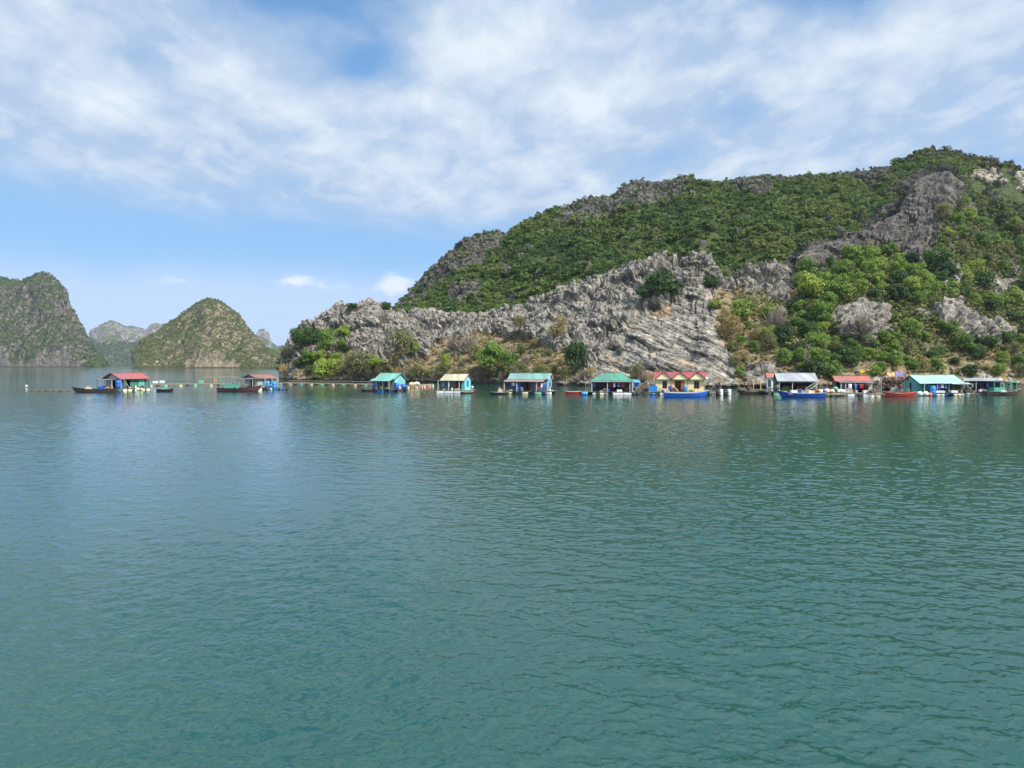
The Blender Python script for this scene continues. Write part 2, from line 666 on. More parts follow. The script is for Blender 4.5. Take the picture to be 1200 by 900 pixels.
def land_mat(name, far=0.0, rockc=((62, 59, 55), (124, 120, 112), (182, 175, 160)), soilc=((130, 114, 90), (104, 96, 74), (82, 86, 52)), scale=1.0):
    m, nt, bs = new_mat(name)
    geo = nt.node("ShaderNodeNewGeometry").outputs["Position"]
    ro = nt.attr("rock"); wh = nt.attr("white"); sb = nt.attr("slab"); gr = nt.attr("green")
    k = 1.0 / scale
    n_big = nt.noise(geo, 0.09 * k, 5, 0.62)
    n_mid = nt.noise(geo, 0.45 * k, 6, 0.68, 0.6)
    n_fin = nt.noise(geo, 2.6 * k, 5, 0.7)
    st = nt.noise(nt.mapping(geo, (1, 1, 0.18)), 0.8 * k, 4, 0.6, 0.3)           # rain streaks run down the face
    bed = nt.noise(nt.mapping(nt.mapping(geo, (1, 1, 1.5), (0, R(-40), 0)), (0.14, 0.03, 1.4)), 0.9 * k, 5, 0.65, 0.4)
    dark, midc, lite = (lin(c) for c in rockc)
    t = nt.math("ADD", nt.math("MULTIPLY", n_mid, 0.55), nt.math("MULTIPLY", st, 0.45))
    t = nt.math("ADD", t, nt.math("MULTIPLY", nt.math("SUBTRACT", bed, 0.5), nt.math("MULTIPLY", sb, 0.7)))
    c = nt.mix(nt.mapr(t, 0.36, 0.55), dark, midc)
    c = nt.mix(nt.math("MULTIPLY", nt.mapr(t, 0.52, 0.70), nt.mapr(n_big, 0.35, 0.6, 0.35, 1.0)), c, lite)
    c = nt.mix(nt.math("MULTIPLY", nt.mapr(n_fin, 0.52, 0.72), 0.45), c, dark)
    c = nt.mix(nt.math("MULTIPLY", nt.attr("deep"), 0.82), c, nt.mix(nt.mapr(t, 0.42, 0.62), lin((28, 27, 27)), lin((54, 53, 53))))     # lichen-black upper limestone
    c = nt.mix(nt.math("MULTIPLY", nt.mapr(nt.noise(geo, 0.16 * k, 4, 0.6), 0.56, 0.68), nt.math("MULTIPLY", sb, 0.55)), c, lin((178, 150, 112)))
    c = nt.mix(wh, c, nt.mix(nt.mapr(n_mid, 0.4, 0.6), lin((86, 82, 74)), lin((178, 168, 150))))
    s0, s1_, s2_ = (lin(x) for x in soilc)
    s = nt.mix(nt.mapr(n_mid, 0.42, 0.6), s0, s1_)
    s = nt.mix(nt.mapr(nt.noise(geo, 0.3 * k, 5, 0.7), 0.50, 0.62), s, s2_)
    s = nt.mix(nt.math("MULTIPLY", nt.mapr(n_fin, 0.5, 0.7), 0.5), s, lin((74, 62, 46)))
    s = nt.mix(gr, s, nt.mix(nt.mapr(n_mid, 0.4, 0.62), lin((40, 56, 24)), lin((66, 76, 36))))
    sz_ = nt.node("ShaderNodeSeparateXYZ")
    nt.con(geo, sz_.inputs[0])
    tide = nt.mapr(nt.math("ADD", sz_.outputs[2], nt.math("MULTIPLY", nt.math("SUBTRACT", n_mid, 0.5), 1.2)), 0.55 * scale ** 0.6, 0.95 * scale ** 0.6, 0.85, 0.0, True)      # oyster and weed belt between the tides
    rr = nt.mapr(nt.math("ADD", ro, nt.math("MULTIPLY", nt.math("SUBTRACT", n_mid, 0.5), 0.5)), 0.4, 0.6, 0, 1, True)
    nt.con(nt.mix(tide, nt.mix(rr, s, c), lin((52, 47, 40))), bs.inputs["Base Color"])
    bs.inputs["Roughness"].default_value = 0.9
    bs.inputs["Specular IOR Level"].default_value = 0.25
    b1 = nt.bump(n_fin, 0.55, 0.3 * scale)
    nt.con(nt.bump(nt.math("ADD", n_mid, nt.math("MULTIPLY", bed, nt.math("MULTIPLY", sb, 0.55))), 0.6, 0.8 * scale, b1), bs.inputs["Normal"])
    return m


M_HILL = land_mat("karst_ground")
forest_mask = ((1 - rockS) * ~front) * (HILL_P[:, 2] > 1)
me = np_mesh("hill", HILL_P, grid_faces(NRW, NC), M_HILL, False)
point_attr(me, "rock", rockS)
point_attr(me, "white", blur(white, 1))
point_attr(me, "slab", slabS)
point_attr(me, "green", np.clip(blur(forest_mask, 2) * 1.2 + np.clip((PIX[:, 0] - 880) / 60, 0, 1) * np.clip((425 - PIX[:, 1]) / 20, 0, 1) * 0.6, 0, 1))
deep = np.clip((Tcol > 1.3) * 0.8 + np.clip((PIX[:, 0] - 900) / 60, 0, 1) * np.clip((330 - PIX[:, 1]) / 30, 0, 1) * 0.75, 0, 1)
point_attr(me, "deep", blur(deep, 2))
hill = tag(link("hill", me), kind="structure")


# ------------------------------------------------------------------ the islands down the bay
def island(name, us0, us1, shore, crest, Ys, Yc, back, n, m, amp, fscale, rockbias=0.0, mat=None, rows=None):
    us = np.linspace(us0, us1, n)
    yc = interp(us, crest)
    zc = np.maximum(z_of(us, yc, Yc), -3)
    ys = np.full(n, float(Ys)) if np.isscalar(Ys) else interp(us, Ys)
    tt = np.concatenate([np.linspace(-0.04, 1, m), 1 + np.linspace(0.03, 1, m // 4)])
    Yg, Zg = [], []
    for t in tt:
        if t <= 1:
            Yg.append(ys + (Yc - ys) * t)
            Zg.append(np.where(t < 0, -4.0, zc * (0.8 * max(t, 0) ** 0.95 + 0.2 * max(t, 0) ** 0.5) - 0.5))
        else:
            Yg.append(Yc + back * (t - 1) + 0 * ys); Zg.append(zc + (-5 - zc) * (t - 1))
    Yg, Zg = np.array(Yg), np.array(Zg)
    Xg = (us - 600)[None] / FPX * Yg / CP
    Pg = np.stack([Xg, Yg, Zg], -1)
    Ng = grid_normals(Pg); Ng *= np.where(Ng[..., 2:3] < 0, -1.0, 1.0)
    fl = Pg.reshape(-1, 3)
    tv = np.repeat(tt, n)
    w = sstep(-0.02, 0.15, tv) * (1 - 0.65 * np.exp(-((tv - 1) / 0.08) ** 2))
    edge = np.repeat(np.minimum(1, np.minimum(np.arange(n), np.arange(n)[::-1]) / (n * 0.06))[None], len(tt), 0).ravel()
    d = fbm(fl * np.array([1, 0.6, 0.3]) / (fscale * 3.5), 4) * amp * 2.2 + ridged(fl * np.array([1, 1, 0.45]) / fscale, 5, 0.55) * amp * 0.55
    f1, f2, cc = worley(fl * np.array([1, 1, 0.6]) / (fscale * 0.55))
    d += (cc - .5) * amp * 0.22 - (1 - sstep(0, .2, f2 - f1)) * amp * 0.15
    Pg = (fl + Ng.reshape(-1, 3) * (d * w * edge)[:, None]).reshape(Pg.shape)
    Nn = grid_normals(Pg); Nn *= np.where(Nn[..., 2:3] < 0, -1.0, 1.0)
    fl2 = Pg.reshape(-1, 3)
    steep = 1 - Nn[..., 2].ravel()
    r_ = sstep(0.42, 0.62, steep + fbm(fl2 / (fscale * 1.6), 4) * 0.28 + rockbias)
    me = np_mesh(name, fl2, grid_faces(len(tt), n), mat, False)
    point_attr(me, "rock", r_); point_attr(me, "white", np.zeros(len(fl2))); point_attr(me, "slab", np.zeros(len(fl2)))
    point_attr(me, "green", np.ones(len(fl2))); point_attr(me, "deep", np.full(len(fl2), 0.25))
    o = tag(link(name, me), kind="structure")
    return o, fl2, Nn.reshape(-1, 3), r_, tv, (fl2[:, 2] > 1)


M_ISLE = land_mat("island_karst", scale=4.0, rockc=((58, 58, 56), (108, 104, 96), (150, 144, 132)), soilc=((82, 92, 54), (62, 78, 42), (48, 66, 34)))
M_CONE = land_mat("cone_karst", scale=4.0, rockc=((84, 78, 68), (140, 128, 106), (178, 164, 136)), soilc=((118, 112, 70), (100, 100, 60), (84, 92, 50)))
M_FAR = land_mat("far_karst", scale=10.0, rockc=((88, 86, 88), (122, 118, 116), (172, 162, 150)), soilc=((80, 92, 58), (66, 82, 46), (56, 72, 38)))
ISL = []
ISL.append(island("island", -190, 127, None, [(-190, 420), (-150, 380), (-80, 345), (-30, 330), (0, 324), (14, 327), (27, 328), (36, 324), (44, 321), (55, 320), (63, 322), (70, 330), (77, 339), (80, 350), (85, 362), (92, 374), (97, 384), (104, 396), (112, 408), (120, 420), (127, 432)], 1420, 1540, 130, 420, 150, 12, 34, -0.10, M_ISLE))
ISL.append(island("island", 155, 338, None, [(155, 434), (158, 430), (165, 420), (172, 412), (180, 404), (190, 396), (200, 387), (210, 379), (220, 370), (228, 362), (236, 354), (245, 350), (252, 352), (262, 355), (270, 361), (280, 368), (287, 377), (291, 386), (299, 395), (305, 402), (312, 408), (320, 414), (328, 422), (338, 434)], 1060, 1170, 110, 420, 150, 8, 24, -0.06, M_CONE))
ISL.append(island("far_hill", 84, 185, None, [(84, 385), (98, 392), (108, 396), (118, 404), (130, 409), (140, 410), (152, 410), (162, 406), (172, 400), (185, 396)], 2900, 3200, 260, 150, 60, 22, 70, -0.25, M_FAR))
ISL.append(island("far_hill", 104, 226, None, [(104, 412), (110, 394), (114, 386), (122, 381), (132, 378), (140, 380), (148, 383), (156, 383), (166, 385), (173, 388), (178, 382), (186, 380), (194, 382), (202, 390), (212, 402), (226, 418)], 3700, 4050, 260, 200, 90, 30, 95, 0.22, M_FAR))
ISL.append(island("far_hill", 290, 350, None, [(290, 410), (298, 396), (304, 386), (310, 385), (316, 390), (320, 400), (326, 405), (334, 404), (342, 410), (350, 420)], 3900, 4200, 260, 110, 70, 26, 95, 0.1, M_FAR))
# ================================================================= WATER
def sea_tile(n, L, wind, lam_min, lam_max, spread, seed, slope=3.3, skew=.4):
    g = np.random.default_rng(seed)
    k1 = np.fft.fftfreq(n, L / n) * 2 * math.pi
    kx, ky = np.meshgrid(k1, k1, indexing="ij")
    k = np.hypot(kx, ky); k[0, 0] = 1
    cosw = (kx * math.cos(wind) + ky * math.sin(wind)) / k
    sp = k ** -slope * (0.08 + np.abs(cosw) ** spread) * np.exp(-(k * lam_min / 6.283) ** 2)
    sp *= 1 / (1 + (6.283 / lam_max / k) ** 6)
    sp[0, 0] = 0
    h = np.fft.ifft2(np.sqrt(sp) * (g.normal(size=(n, n)) + 1j * g.normal(size=(n, n)))).real
    h /= h.std()
    h = np.exp(skew * np.clip(h, -3, 1.9 + 0.2 * np.tanh(h - 1.9)))
    h -= h.mean()
    return h / h.std()


def sample(tile, L, x, y):
    n = tile.shape[0]
    a = (x / L * n) % n; b = (y / L * n) % n
    i, j = np.floor(a).astype(int) % n, np.floor(b).astype(int) % n
    fa, fb = a - np.floor(a), b - np.floor(b)
    i2, j2 = (i + 1) % n, (j + 1) % n
    return (tile[i, j] * (1 - fa) + tile[i2, j] * fa) * (1 - fb) + (tile[i, j2] * (1 - fa) + tile[i2, j2] * fa) * fb


T1 = sea_tile(512, 61.0, R(68), 0.4, 1.9, 2.0, 3, 3.0, .5)
T2 = sea_tile(512, 16.0, R(112), 0.09, 0.6, 1.2, 4, 2.6, .65)
rr = np.concatenate([[0.02, 1.5, 3.5], np.geomspace(5.5, 9, 120)[:-1], np.geomspace(9, 130, 1250), np.geomspace(130.5, 330, 120), np.geomspace(333, 5200, 60)])
aa = np.concatenate([np.linspace(R(-180), R(-46.5), 60), np.linspace(R(-46), R(46), 1000), np.linspace(R(46.5), R(180), 60)])
RR, AA = np.meshgrid(rr, aa, indexing="ij")
WX, WY = RR * np.sin(AA), RR * np.cos(AA)
gust = 0.72 + 0.5 * fbm(np.stack([WX.ravel() / 38, WY.ravel() / 60, np.zeros(WX.size)], -1), 3).reshape(WX.shape)
gust = np.clip(gust, 0.3, 1.3)
wing = (1 - sstep(R(44), R(46), np.abs(AA))) * sstep(4, 7, RR)
fadeL = (1 - sstep(150, 330, RR)) * wing
fadeS = (1 - sstep(35, 130, RR)) * wing
near = np.exp(-(RR / 24) ** 2)
WZ = sample(T1, 61.0, WX, WY) * 0.0125 * (1 + 0.9 * near) * gust * fadeL + sample(T2, 19.0, WX, WY) * 0.0085 * (1 + 0.9 * near) * gust * fadeS
WP = np.stack([WX, WY, WZ], -1).reshape(-1, 3)
M_WATER, nt, bs = new_mat("sea_water")
geo = nt.node("ShaderNodeNewGeometry").outputs["Position"]
bs.inputs["Base Color"].default_value = (*lin((28, 88, 78)), 1)
bs.inputs["Roughness"].default_value = 0.045
bs.inputs["IOR"].default_value = 1.45
cn = nt.noise(geo, 0.02, 3, 0.5)
nt.con(nt.mix(nt.mapr(cn, 0.35, 0.65), lin((10, 58, 52)), lin((17, 65, 58))), bs.inputs["Base Color"])
v1 = nt.mapping(geo, (0.7, 1.25, 1), (0, 0, R(12)))
w1 = nt.noise(v1, 2.8, 3, 0.55, 0.5)
w2 = nt.noise(nt.mapping(geo, (0.8, 1.2, 1), (0, 0, R(-25))), 13.0, 4, 0.6, 0.4)
w0 = nt.noise(nt.mapping(geo, (0.5, 1.2, 1), (0, 0, R(8))), 0.32, 2, 0.5)
hgt = nt.math("ADD", nt.math("MULTIPLY", w1, nt.math("ADD", 0.013, nt.math("MULTIPLY", nt.attr("faded"), 0.032))), nt.math("MULTIPLY", w2, 0.0032))
hgt = nt.math("ADD", hgt, nt.math("MULTIPLY", w0, 0.02))
gst = nt.mapr(nt.noise(nt.mapping(geo, (0.6, 1.0, 1)), 0.03, 3, 0.6), 0.3, 0.7, 0.5, 1.15)
bp = nt.node("ShaderNodeBump")
bp.inputs["Distance"].default_value = 1.0
nt.con(gst, bp.inputs["Strength"])
nt.con(hgt, bp.inputs["Height"])
nt.con(bp.outputs[0], bs.inputs["Normal"])
me = np_mesh("water", WP, grid_faces(len(rr), len(aa))[:, ::-1], M_WATER, True)
point_attr(me, "faded", (1 - 0.5 * fadeL - 0.5 * fadeS).ravel())       # where the mesh is too coarse for ripples the surface shader carries them
water = tag(link("water", me), kind="structure")

# ================================================================= SKY
SUN_EL, SUN_AZ = R(46), R(128)      # azimuth clockwise from +Y (the way the camera looks)
wd = bpy.data.worlds.new("World")
scene.world = wd
wd.use_nodes = True
nt = NT(wd.node_tree)
bg = wd.node_tree.nodes["Background"]
bg.inputs["Strength"].default_value = 0.086
sky = nt.node("ShaderNodeTexSky", sky_type="NISHITA")
sky.sun_disc = False
sky.sun_elevation = SUN_EL
sky.sun_rotation = SUN_AZ
sky.air_density = 1.0
sky.dust_density = 0.6
sky.ozone_density = 2.0
tc = nt.node("ShaderNodeTexCoord").outputs["Generated"]
sx = nt.node("ShaderNodeSeparateXYZ")
nt.con(tc, sx.inputs[0])
dx, dy, dz = sx.outputs
dzc = nt.math("ADD", nt.math("MAXIMUM", dz, 0.0), 0.20)
cx = nt.node("ShaderNodeCombineXYZ")
nt.con(nt.math("DIVIDE", dx, dzc), cx.inputs[0])
nt.con(nt.math("DIVIDE", dy, dzc), cx.inputs[1])
cp = cx.outputs[0]
el = nt.math("ARCSINE", dz)                                        # elevation (radians)
azv = nt.math("ARCTAN2", dx, dy)
nA = nt.noise(nt.mapping(cp, (1, 1, 1), (0, 0, R(20))), 1.7, 9, 0.60, 0.35)
nB = nt.noise(nt.mapping(cp, (1.1, 0.8, 1), (0, 0, R(35))), 6.5, 7, 0.58, 0.25)
nC = nt.noise(cp, 0.8, 3, 0.5)
high = nt.mapr(el, R(27), R(45), 0, 0.16, True)                     # the sheet closes overhead
dens = nt.math("ADD", nt.math("MULTIPLY", nA, 0.58), nt.math("MULTIPLY", nB, 0.42))
dens = nt.math("ADD", dens, nt.math("MULTIPLY", nt.math("SUBTRACT", nC, 0.5), 0.35))


def spot(azd, eld, wa, we, amt):
    a = nt.math("DIVIDE", nt.math("SUBTRACT", azv, R(azd)), R(wa))
    e = nt.math("DIVIDE", nt.math("SUBTRACT", el, R(eld)), R(we))
    q = nt.math("ADD", nt.math("MULTIPLY", a, a), nt.math("MULTIPLY", e, e))
    return nt.math("MULTIPLY", nt.math("EXPONENT", nt.math("MULTIPLY", q, -1.0)), amt)


# openings and thick parts of the cloud sheet, by bearing and height above the horizon
for s_ in [(-16, 25.5, 6, 2.0, -0.40), (-11.5, 21.5, 3.5, 1.6, -0.30), (-26, 20, 3, 1.2, -.12), (-27, 26.5, 5, 1.4, -0.12), (23, 25, 6, 2.2, -0.30), (17, 18, 4, 1.5, -0.2), (12, 15, 3, 1.2, -0.12), (9, 24, 3, 2, -0.06),
           (-1, 23, 4.5, 2.2, 0.16), (33, 23, 5, 3, 0.10), (6, 20, 7, 3, 0.10), (-22, 18, 12, 4, 0.12), (24, 19, 10, 3, .08)]:
    dens = nt.math("ADD", dens, spot(*s_))
dens = nt.math("ADD", dens, high)
edge = nt.math("ADD", el, nt.math("MULTIPLY", nt.math("SUBTRACT", nt.noise(cp, 0.8, 4, 0.6), 0.5), 0.10))
edge = nt.math("ADD", edge, nt.math("MULTIPLY", azv, 0.03))
sheet = nt.mapr(edge, R(8.2), R(12.6), 0, 1, True)
cov = nt.mapr(dens, 0.20, 0.52, 0, 1, True)
covm = nt.math("MULTIPLY", cov, sheet)
# low veil and small cumulus near the horizon
veil = nt.math("MULTIPLY", nt.mapr(nt.math("ADD", el, nt.math("MULTIPLY", nt.math("SUBTRACT", nt.noise(tc, 9, 4, 0.6), 0.5), 0.05)), R(4.8), R(8.0), 1, 0, True), 0.7)
puff = None
pn_ = nt.noise(nt.mapping(tc, (1, 1, 2.2)), 34, 5, 0.6)
for s_ in [(-15.7, 6.1, 2.2, 0.55, 1.0), (-9.0, 6.0, 1.5, 1.1, 1.1), (-12.5, 5.6, 1.6, 0.35, 0.6), (-24.5, 5.8, 2.4, 0.6, 0.55), (-19.5, 5.5, 2.0, 0.4, 0.4)]:
    sp_ = spot(*s_)
    puff = sp_ if puff is None else nt.math("ADD", puff, sp_)
puff = nt.mapr(nt.math("ADD", puff, nt.math("MULTIPLY", nt.math("SUBTRACT", pn_, 0.5), 1.5)), 0.36, 1.05, 0, 1, True)
thick = nt.mapr(nt.math("ADD", dens, nt.math("MULTIPLY", nt.math("SUBTRACT", nB, 0.5), 0.5)), 0.44, 0.78, 0, 1)
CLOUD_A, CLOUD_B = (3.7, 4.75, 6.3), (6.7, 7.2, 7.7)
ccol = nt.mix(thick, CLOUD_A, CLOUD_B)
vm = nt.node("ShaderNodeVectorMath", operation="SCALE")            # added cloud glow overhead, to brighten water reflections and ambient light
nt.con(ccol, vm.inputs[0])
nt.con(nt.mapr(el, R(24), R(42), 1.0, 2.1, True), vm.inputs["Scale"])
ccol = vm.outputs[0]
blue = nt.mix(0.5, sky.outputs[0], (0.8, 2.8, 6.2))
base = nt.mix(nt.math("MULTIPLY", nt.mapr(el, R(-2), R(30), 1, 0), 0.55), blue, (2.4, 5.1, 8.6))
base = nt.mix(veil, base, (4.4, 5.6, 7.9))
base = nt.mix(nt.math("MULTIPLY", puff, 0.85), base, (6.8, 7.3, 8.4))
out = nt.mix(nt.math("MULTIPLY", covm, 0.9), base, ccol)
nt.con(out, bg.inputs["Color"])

sl = bpy.data.lights.new("sun", "SUN")
sl.energy = 5.0
sl.angle = R(0.55)
sl.color = (1.0, 0.94, 0.85)
so = bpy.data.objects.new("sun", sl)
COL.objects.link(so)
sd = Vector((math.sin(SUN_AZ) * math.cos(SUN_EL), math.cos(SUN_AZ) * math.cos(SUN_EL), math.sin(SUN_EL)))
so.rotation_euler = sd.to_track_quat("Z", "Y").to_euler()
so.location = sd * 200

# ================================================================= AIR
hz = MB().box(-5400, 5400, -5400, 5400, -6, 420)
M_HAZE = bpy.data.materials.new("air_haze")
M_HAZE.use_nodes = True
hn = M_HAZE.node_tree
hn.nodes.remove(hn.nodes["Principled BSDF"])
pv = hn.nodes.new("ShaderNodeVolumePrincipled")
pv.inputs["Color"].default_value = (0.80, 0.88, 1.0, 1)
pv.inputs["Density"].default_value = 0.000055
pv.inputs["Anisotropy"].default_value = 0.2
hn.links.new(pv.outputs[0], hn.nodes["Material Output"].inputs["Volume"])
haze = tag(hz.build("haze", M_HAZE), kind="stuff")

vs = scene.view_settings
vs.view_transform = "Standard"
vs.look = "None"
vs.exposure = 0.6
vs.gamma = 1.0
scene.cycles.max_bounces = 6
scene.cycles.volume_bounces = 0
scene.cycles.use_denoising = True
# ================================================================= VEGETATION
def foliage_mat(name, cols, transl=0.25, attr=True):
    """cols: surface colours (sRGB) picked by the plant's own 'tint' and by patches of newer leaves"""
    m, nt, bs = new_mat(name)
    geo = nt.node("ShaderNodeNewGeometry").outputs["Position"]
    if attr:
        t = nt.attr("tint")
    else:
        oi = nt.node("ShaderNodeObjectInfo")
        t = oi.outputs["Random"]
    n = nt.noise(geo, 1.7, 3, 0.6)
    t = nt.math("ADD", nt.math("MULTIPLY", t, 0.75), nt.math("MULTIPLY", nt.math("SUBTRACT", n, 0.30), 0.6), clamp=True)
    cr_ = nt.node("ShaderNodeValToRGB")
    e = cr_.color_ramp.elements
    while len(e) < len(cols):
        e.new(0.5)
    for i, c in enumerate(cols):
        e[i].position = i / (len(cols) - 1)
        e[i].color = (*lin(c), 1)
    nt.con(t, cr_.inputs[0])
    c = cr_.outputs[0]
    bs.inputs["Roughness"].default_value = 0.62
    bs.inputs["Specular IOR Level"].default_value = 0.3
    nt.con(c, bs.inputs["Base Color"])
    tr = nt.node("ShaderNodeBsdfTranslucent")
    nt.con(c, tr.inputs[0])
    ms = nt.node("ShaderNodeMixShader")
    ms.inputs[0].default_value = transl
    nt.con(bs.outputs[0], ms.inputs[1]); nt.con(tr.outputs[0], ms.inputs[2])
    nt.con(ms.outputs[0], m.node_tree.nodes["Material Output"].inputs[0])
    return m


M_FOREST = foliage_mat("forest_leaves", [(44, 66, 30), (58, 86, 36), (76, 102, 42), (98, 116, 52), (112, 110, 58)])
M_DARK = foliage_mat("dark_leaves", [(36, 60, 28), (50, 80, 34), (68, 96, 40)], attr=False)
M_MID = foliage_mat("green_leaves", [(68, 100, 38), (96, 124, 46), (122, 142, 54)], attr=False)
M_LIME = foliage_mat("lime_leaves", [(84, 114, 40), (110, 134, 46), (134, 150, 56)], attr=False)
M_OLIVE = foliage_mat("olive_leaves", [(86, 90, 56), (104, 106, 66), (120, 122, 72)], attr=False)
M_DRY = foliage_mat("dry_leaves", [(126, 112, 72), (146, 132, 84), (164, 146, 92)], attr=False)
M_TWIG = foliage_mat("grey_twigs", [(112, 102, 92), (132, 122, 110), (150, 140, 124)], 0.05, attr=False)
M_SCRUB = foliage_mat("island_scrub", [(44, 60, 38), (56, 74, 46), (74, 88, 56)], 0.15)
M_CSCRUB = foliage_mat("cone_scrub", [(84, 92, 50), (102, 106, 62), (120, 116, 70)], 0.15)
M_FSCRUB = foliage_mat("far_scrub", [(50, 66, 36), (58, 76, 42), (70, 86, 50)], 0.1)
M_BARK = paint("bark", (104, 90, 74), 0.9, 0.3, (70, 60, 50))


def crown_template(g, lobes, leaves, size, flatk=0.7, spread=1.0, tiers=False):
    """unit crown (radius about 1, base at 0): leaf quads spread through several lobes"""
    cs, rs = [], []
    for i in range(lobes):
        a = g.uniform(0, 6.283); r = spread * 0.62 * math.sqrt(g.random())
        h = g.uniform(0.35, 1.15) * (1 - 0.35 * r)
        cs.append((r * math.cos(a), r * math.sin(a), h)); rs.append(g.uniform(0.20, 0.50))
    cs, rs = np.array(cs), np.array(rs)
    li = g.choice(lobes, leaves, p=rs ** 2 / (rs ** 2).sum())
    d = g.normal(size=(leaves, 3)); d /= np.linalg.norm(d, axis=1)[:, None]
    d[:, 2] = np.abs(d[:, 2]) * np.where(g.random(leaves) < 0.78, 1, -1)
    rad = rs[li] * (0.55 + 0.5 * np.sqrt(g.random(leaves)))
    C = cs[li] + d * rad[:, None] * np.array([1, 1, flatk])
    C[:, 2] = np.maximum(C[:, 2], 0.06)
    N = d + np.array([0, 0, 0.45]) + g.normal(size=(leaves, 3)) * 0.45
    N /= np.linalg.norm(N, axis=1)[:, None]
    T = np.cross(N, g.normal(size=(leaves, 3))); T /= np.linalg.norm(T, axis=1)[:, None]
    B = np.cross(N, T)
    s = size * g.uniform(0.6, 1.35, leaves)[:, None]
    asp = g.uniform(0.5, 0.95, leaves)[:, None]
    droop = N * s * 0.25
    q = np.stack([C + T * s - droop, C + B * s * asp, C - T * s - droop, C - B * s * asp * g.uniform(.7, 1.2, leaves)[:, None]], 1)
    return q            # (leaves, 4, 3)


def scatter(name, pts, sizes, tints, temps, mat, group=None, squash=None):
    """one object: many crowns too many to count"""
    Vs, Ts = [], []
    g = np.random.default_rng(len(pts))
    which = g.integers(0, len(temps), len(pts))
    ang = g.uniform(0, 6.283, len(pts))
    hs = g.uniform(0.75, 1.2, len(pts)) if squash is None else squash
    for k, tq in enumerate(temps):
        ii = np.where(which == k)[0]
        if not len(ii):
            continue
        c, s = np.cos(ang[ii])[:, None, None], np.sin(ang[ii])[:, None, None]
        q = tq[None]
        x = q[..., 0] * c - q[..., 1] * s
        y = q[..., 0] * s + q[..., 1] * c
        z = q[..., 2] * hs[ii][:, None, None] + 0 * x
        v = np.stack([x, y, z], -1) * sizes[ii][:, None, None, None] + pts[ii][:, None, None, :]
        Vs.append(v.reshape(-1, 3))
        Ts.append(np.repeat(tints[ii], tq.shape[0] * 4))
    V = np.concatenate(Vs)
    F = np.arange(len(V), dtype=np.int32).reshape(-1, 4)
    me = np_mesh(name, V, F, mat, False)
    point_attr(me, "tint", np.concatenate(Ts))
    return tag(link(name, me), kind="stuff", group=group)


def pick(cands, n, g, P, dmin):
    """random points kept at least dmin apart"""
    cands = g.permutation(cands)
    cell, out = {}, []
    for i in cands:
        p = P[i]; k = (int(p[0] // dmin), int(p[1] // dmin), int(p[2] // dmin)); ok = True
        for dx_ in (-1, 0, 1):
            for dy_ in (-1, 0, 1):
                for dz_ in (-1, 0, 1):
                    for q in cell.get((k[0] + dx_, k[1] + dy_, k[2] + dz_), ()):
                        if ((P[q] - p) ** 2).sum() < dmin * dmin:
                            ok = False
                            break
        if ok:
            cell.setdefault(k, []).append(i); out.append(i)
            if len(out) >= n:
                break
    return np.array(out, int)


gv = np.random.default_rng(5)
TEMPS = [crown_template(gv, int(gv.integers(7, 14)), 250, 0.135, spread=gv.uniform(.9, 1.15)) for _ in range(9)]
TEMPS_S = [crown_template(gv, 5, 46, 0.27) for _ in range(5)]

# forest over the big hill (the far side of the crest is left bare of trees)
hx, hy = PIX[:, 0], PIX[:, 1]
isF = ~in_poly(hx, hy, [(1136, 196), (1220, 196), (1220, 240), (1136, 230)]) & (Tcol > 1.2) & (Tcol < 2.34) & (rockS < 0.45) & (HILL_P[:, 2] > 3) & (hx < 1480)
ci = pick(np.where(isF & (gv.random(len(isF)) < 0.35))[0], 9000, gv, HILL_P, 2.9)
sz = gv.uniform(1.2, 2.8, len(ci)) * np.where(gv.random(len(ci)) < 0.18, 1.5, 1.0)
tn = np.clip(0.47 + fbm(HILL_P[ci] / 30.0, 3) * 0.5 + gv.normal(0, 0.2, len(ci)) + np.clip((hx[ci] - 900) / 500, 0, .35), 0, 1)
scatter("forest", HILL_P[ci] - np.array([0, 0, 0.5]), sz, tn, TEMPS, M_FOREST, squash=gv.uniform(.8, 1.25, len(ci)))
# scrub wedged in the limestone of the upper hill
isS = (Tcol > 1.2) & (Tcol < 2.34) & (rockS >= 0.45) & (HILL_P[:, 2] > 3) & (white < .2)
cj = pick(np.where(isS & (nz1 > -0.25) & (gv.random(len(isS)) < 0.5))[0], 1900, gv, HILL_P, 2.8)
scatter("scrub", HILL_P[cj] - np.array([0, 0, 0.3]), gv.uniform(0.7, 1.7, len(cj)), np.clip(gv.normal(0.35, 0.25, len(cj)), 0, 1), TEMPS_S, M_FOREST)
# low undergrowth of the near slopes: knee-high bushes and grass tufts between the trees
fr = (Tcol > 0.02) & (Tcol < 1.19)
isU = fr & (rockS < 0.5) & (HILL_P[:, 2] > 0.8) & (hx < 1440)
ck = pick(np.where(isU & (gv.random(len(isU)) < 0.5))[0], 8000, gv, HILL_P, 1.15)
rightg = np.clip((hx[ck] - 860) / 90, 0, 1) * np.clip((428 - hy[ck]) / 30, 0.0, 1)
keep = gv.random(len(ck)) < 0.55 + 0.45 * rightg
ck = ck[keep]; rightg = rightg[keep]
M_UNDER = foliage_mat("undergrowth_leaves", [(60, 82, 34), (86, 104, 44), (112, 116, 58), (134, 118, 74), (146, 122, 84)], 0.15)
scatter("undergrowth", HILL_P[ck] - np.array([0, 0, .12]), gv.uniform(0.5, 1.1, len(ck)) * (1 + .5 * rightg), np.clip(gv.normal(0.74, 0.24, len(ck)) - rightg * 0.52, 0, 1), TEMPS_S, M_UNDER)
isR = fr & (rockS > 0.5) & (HILL_P[:, 2] > 2)
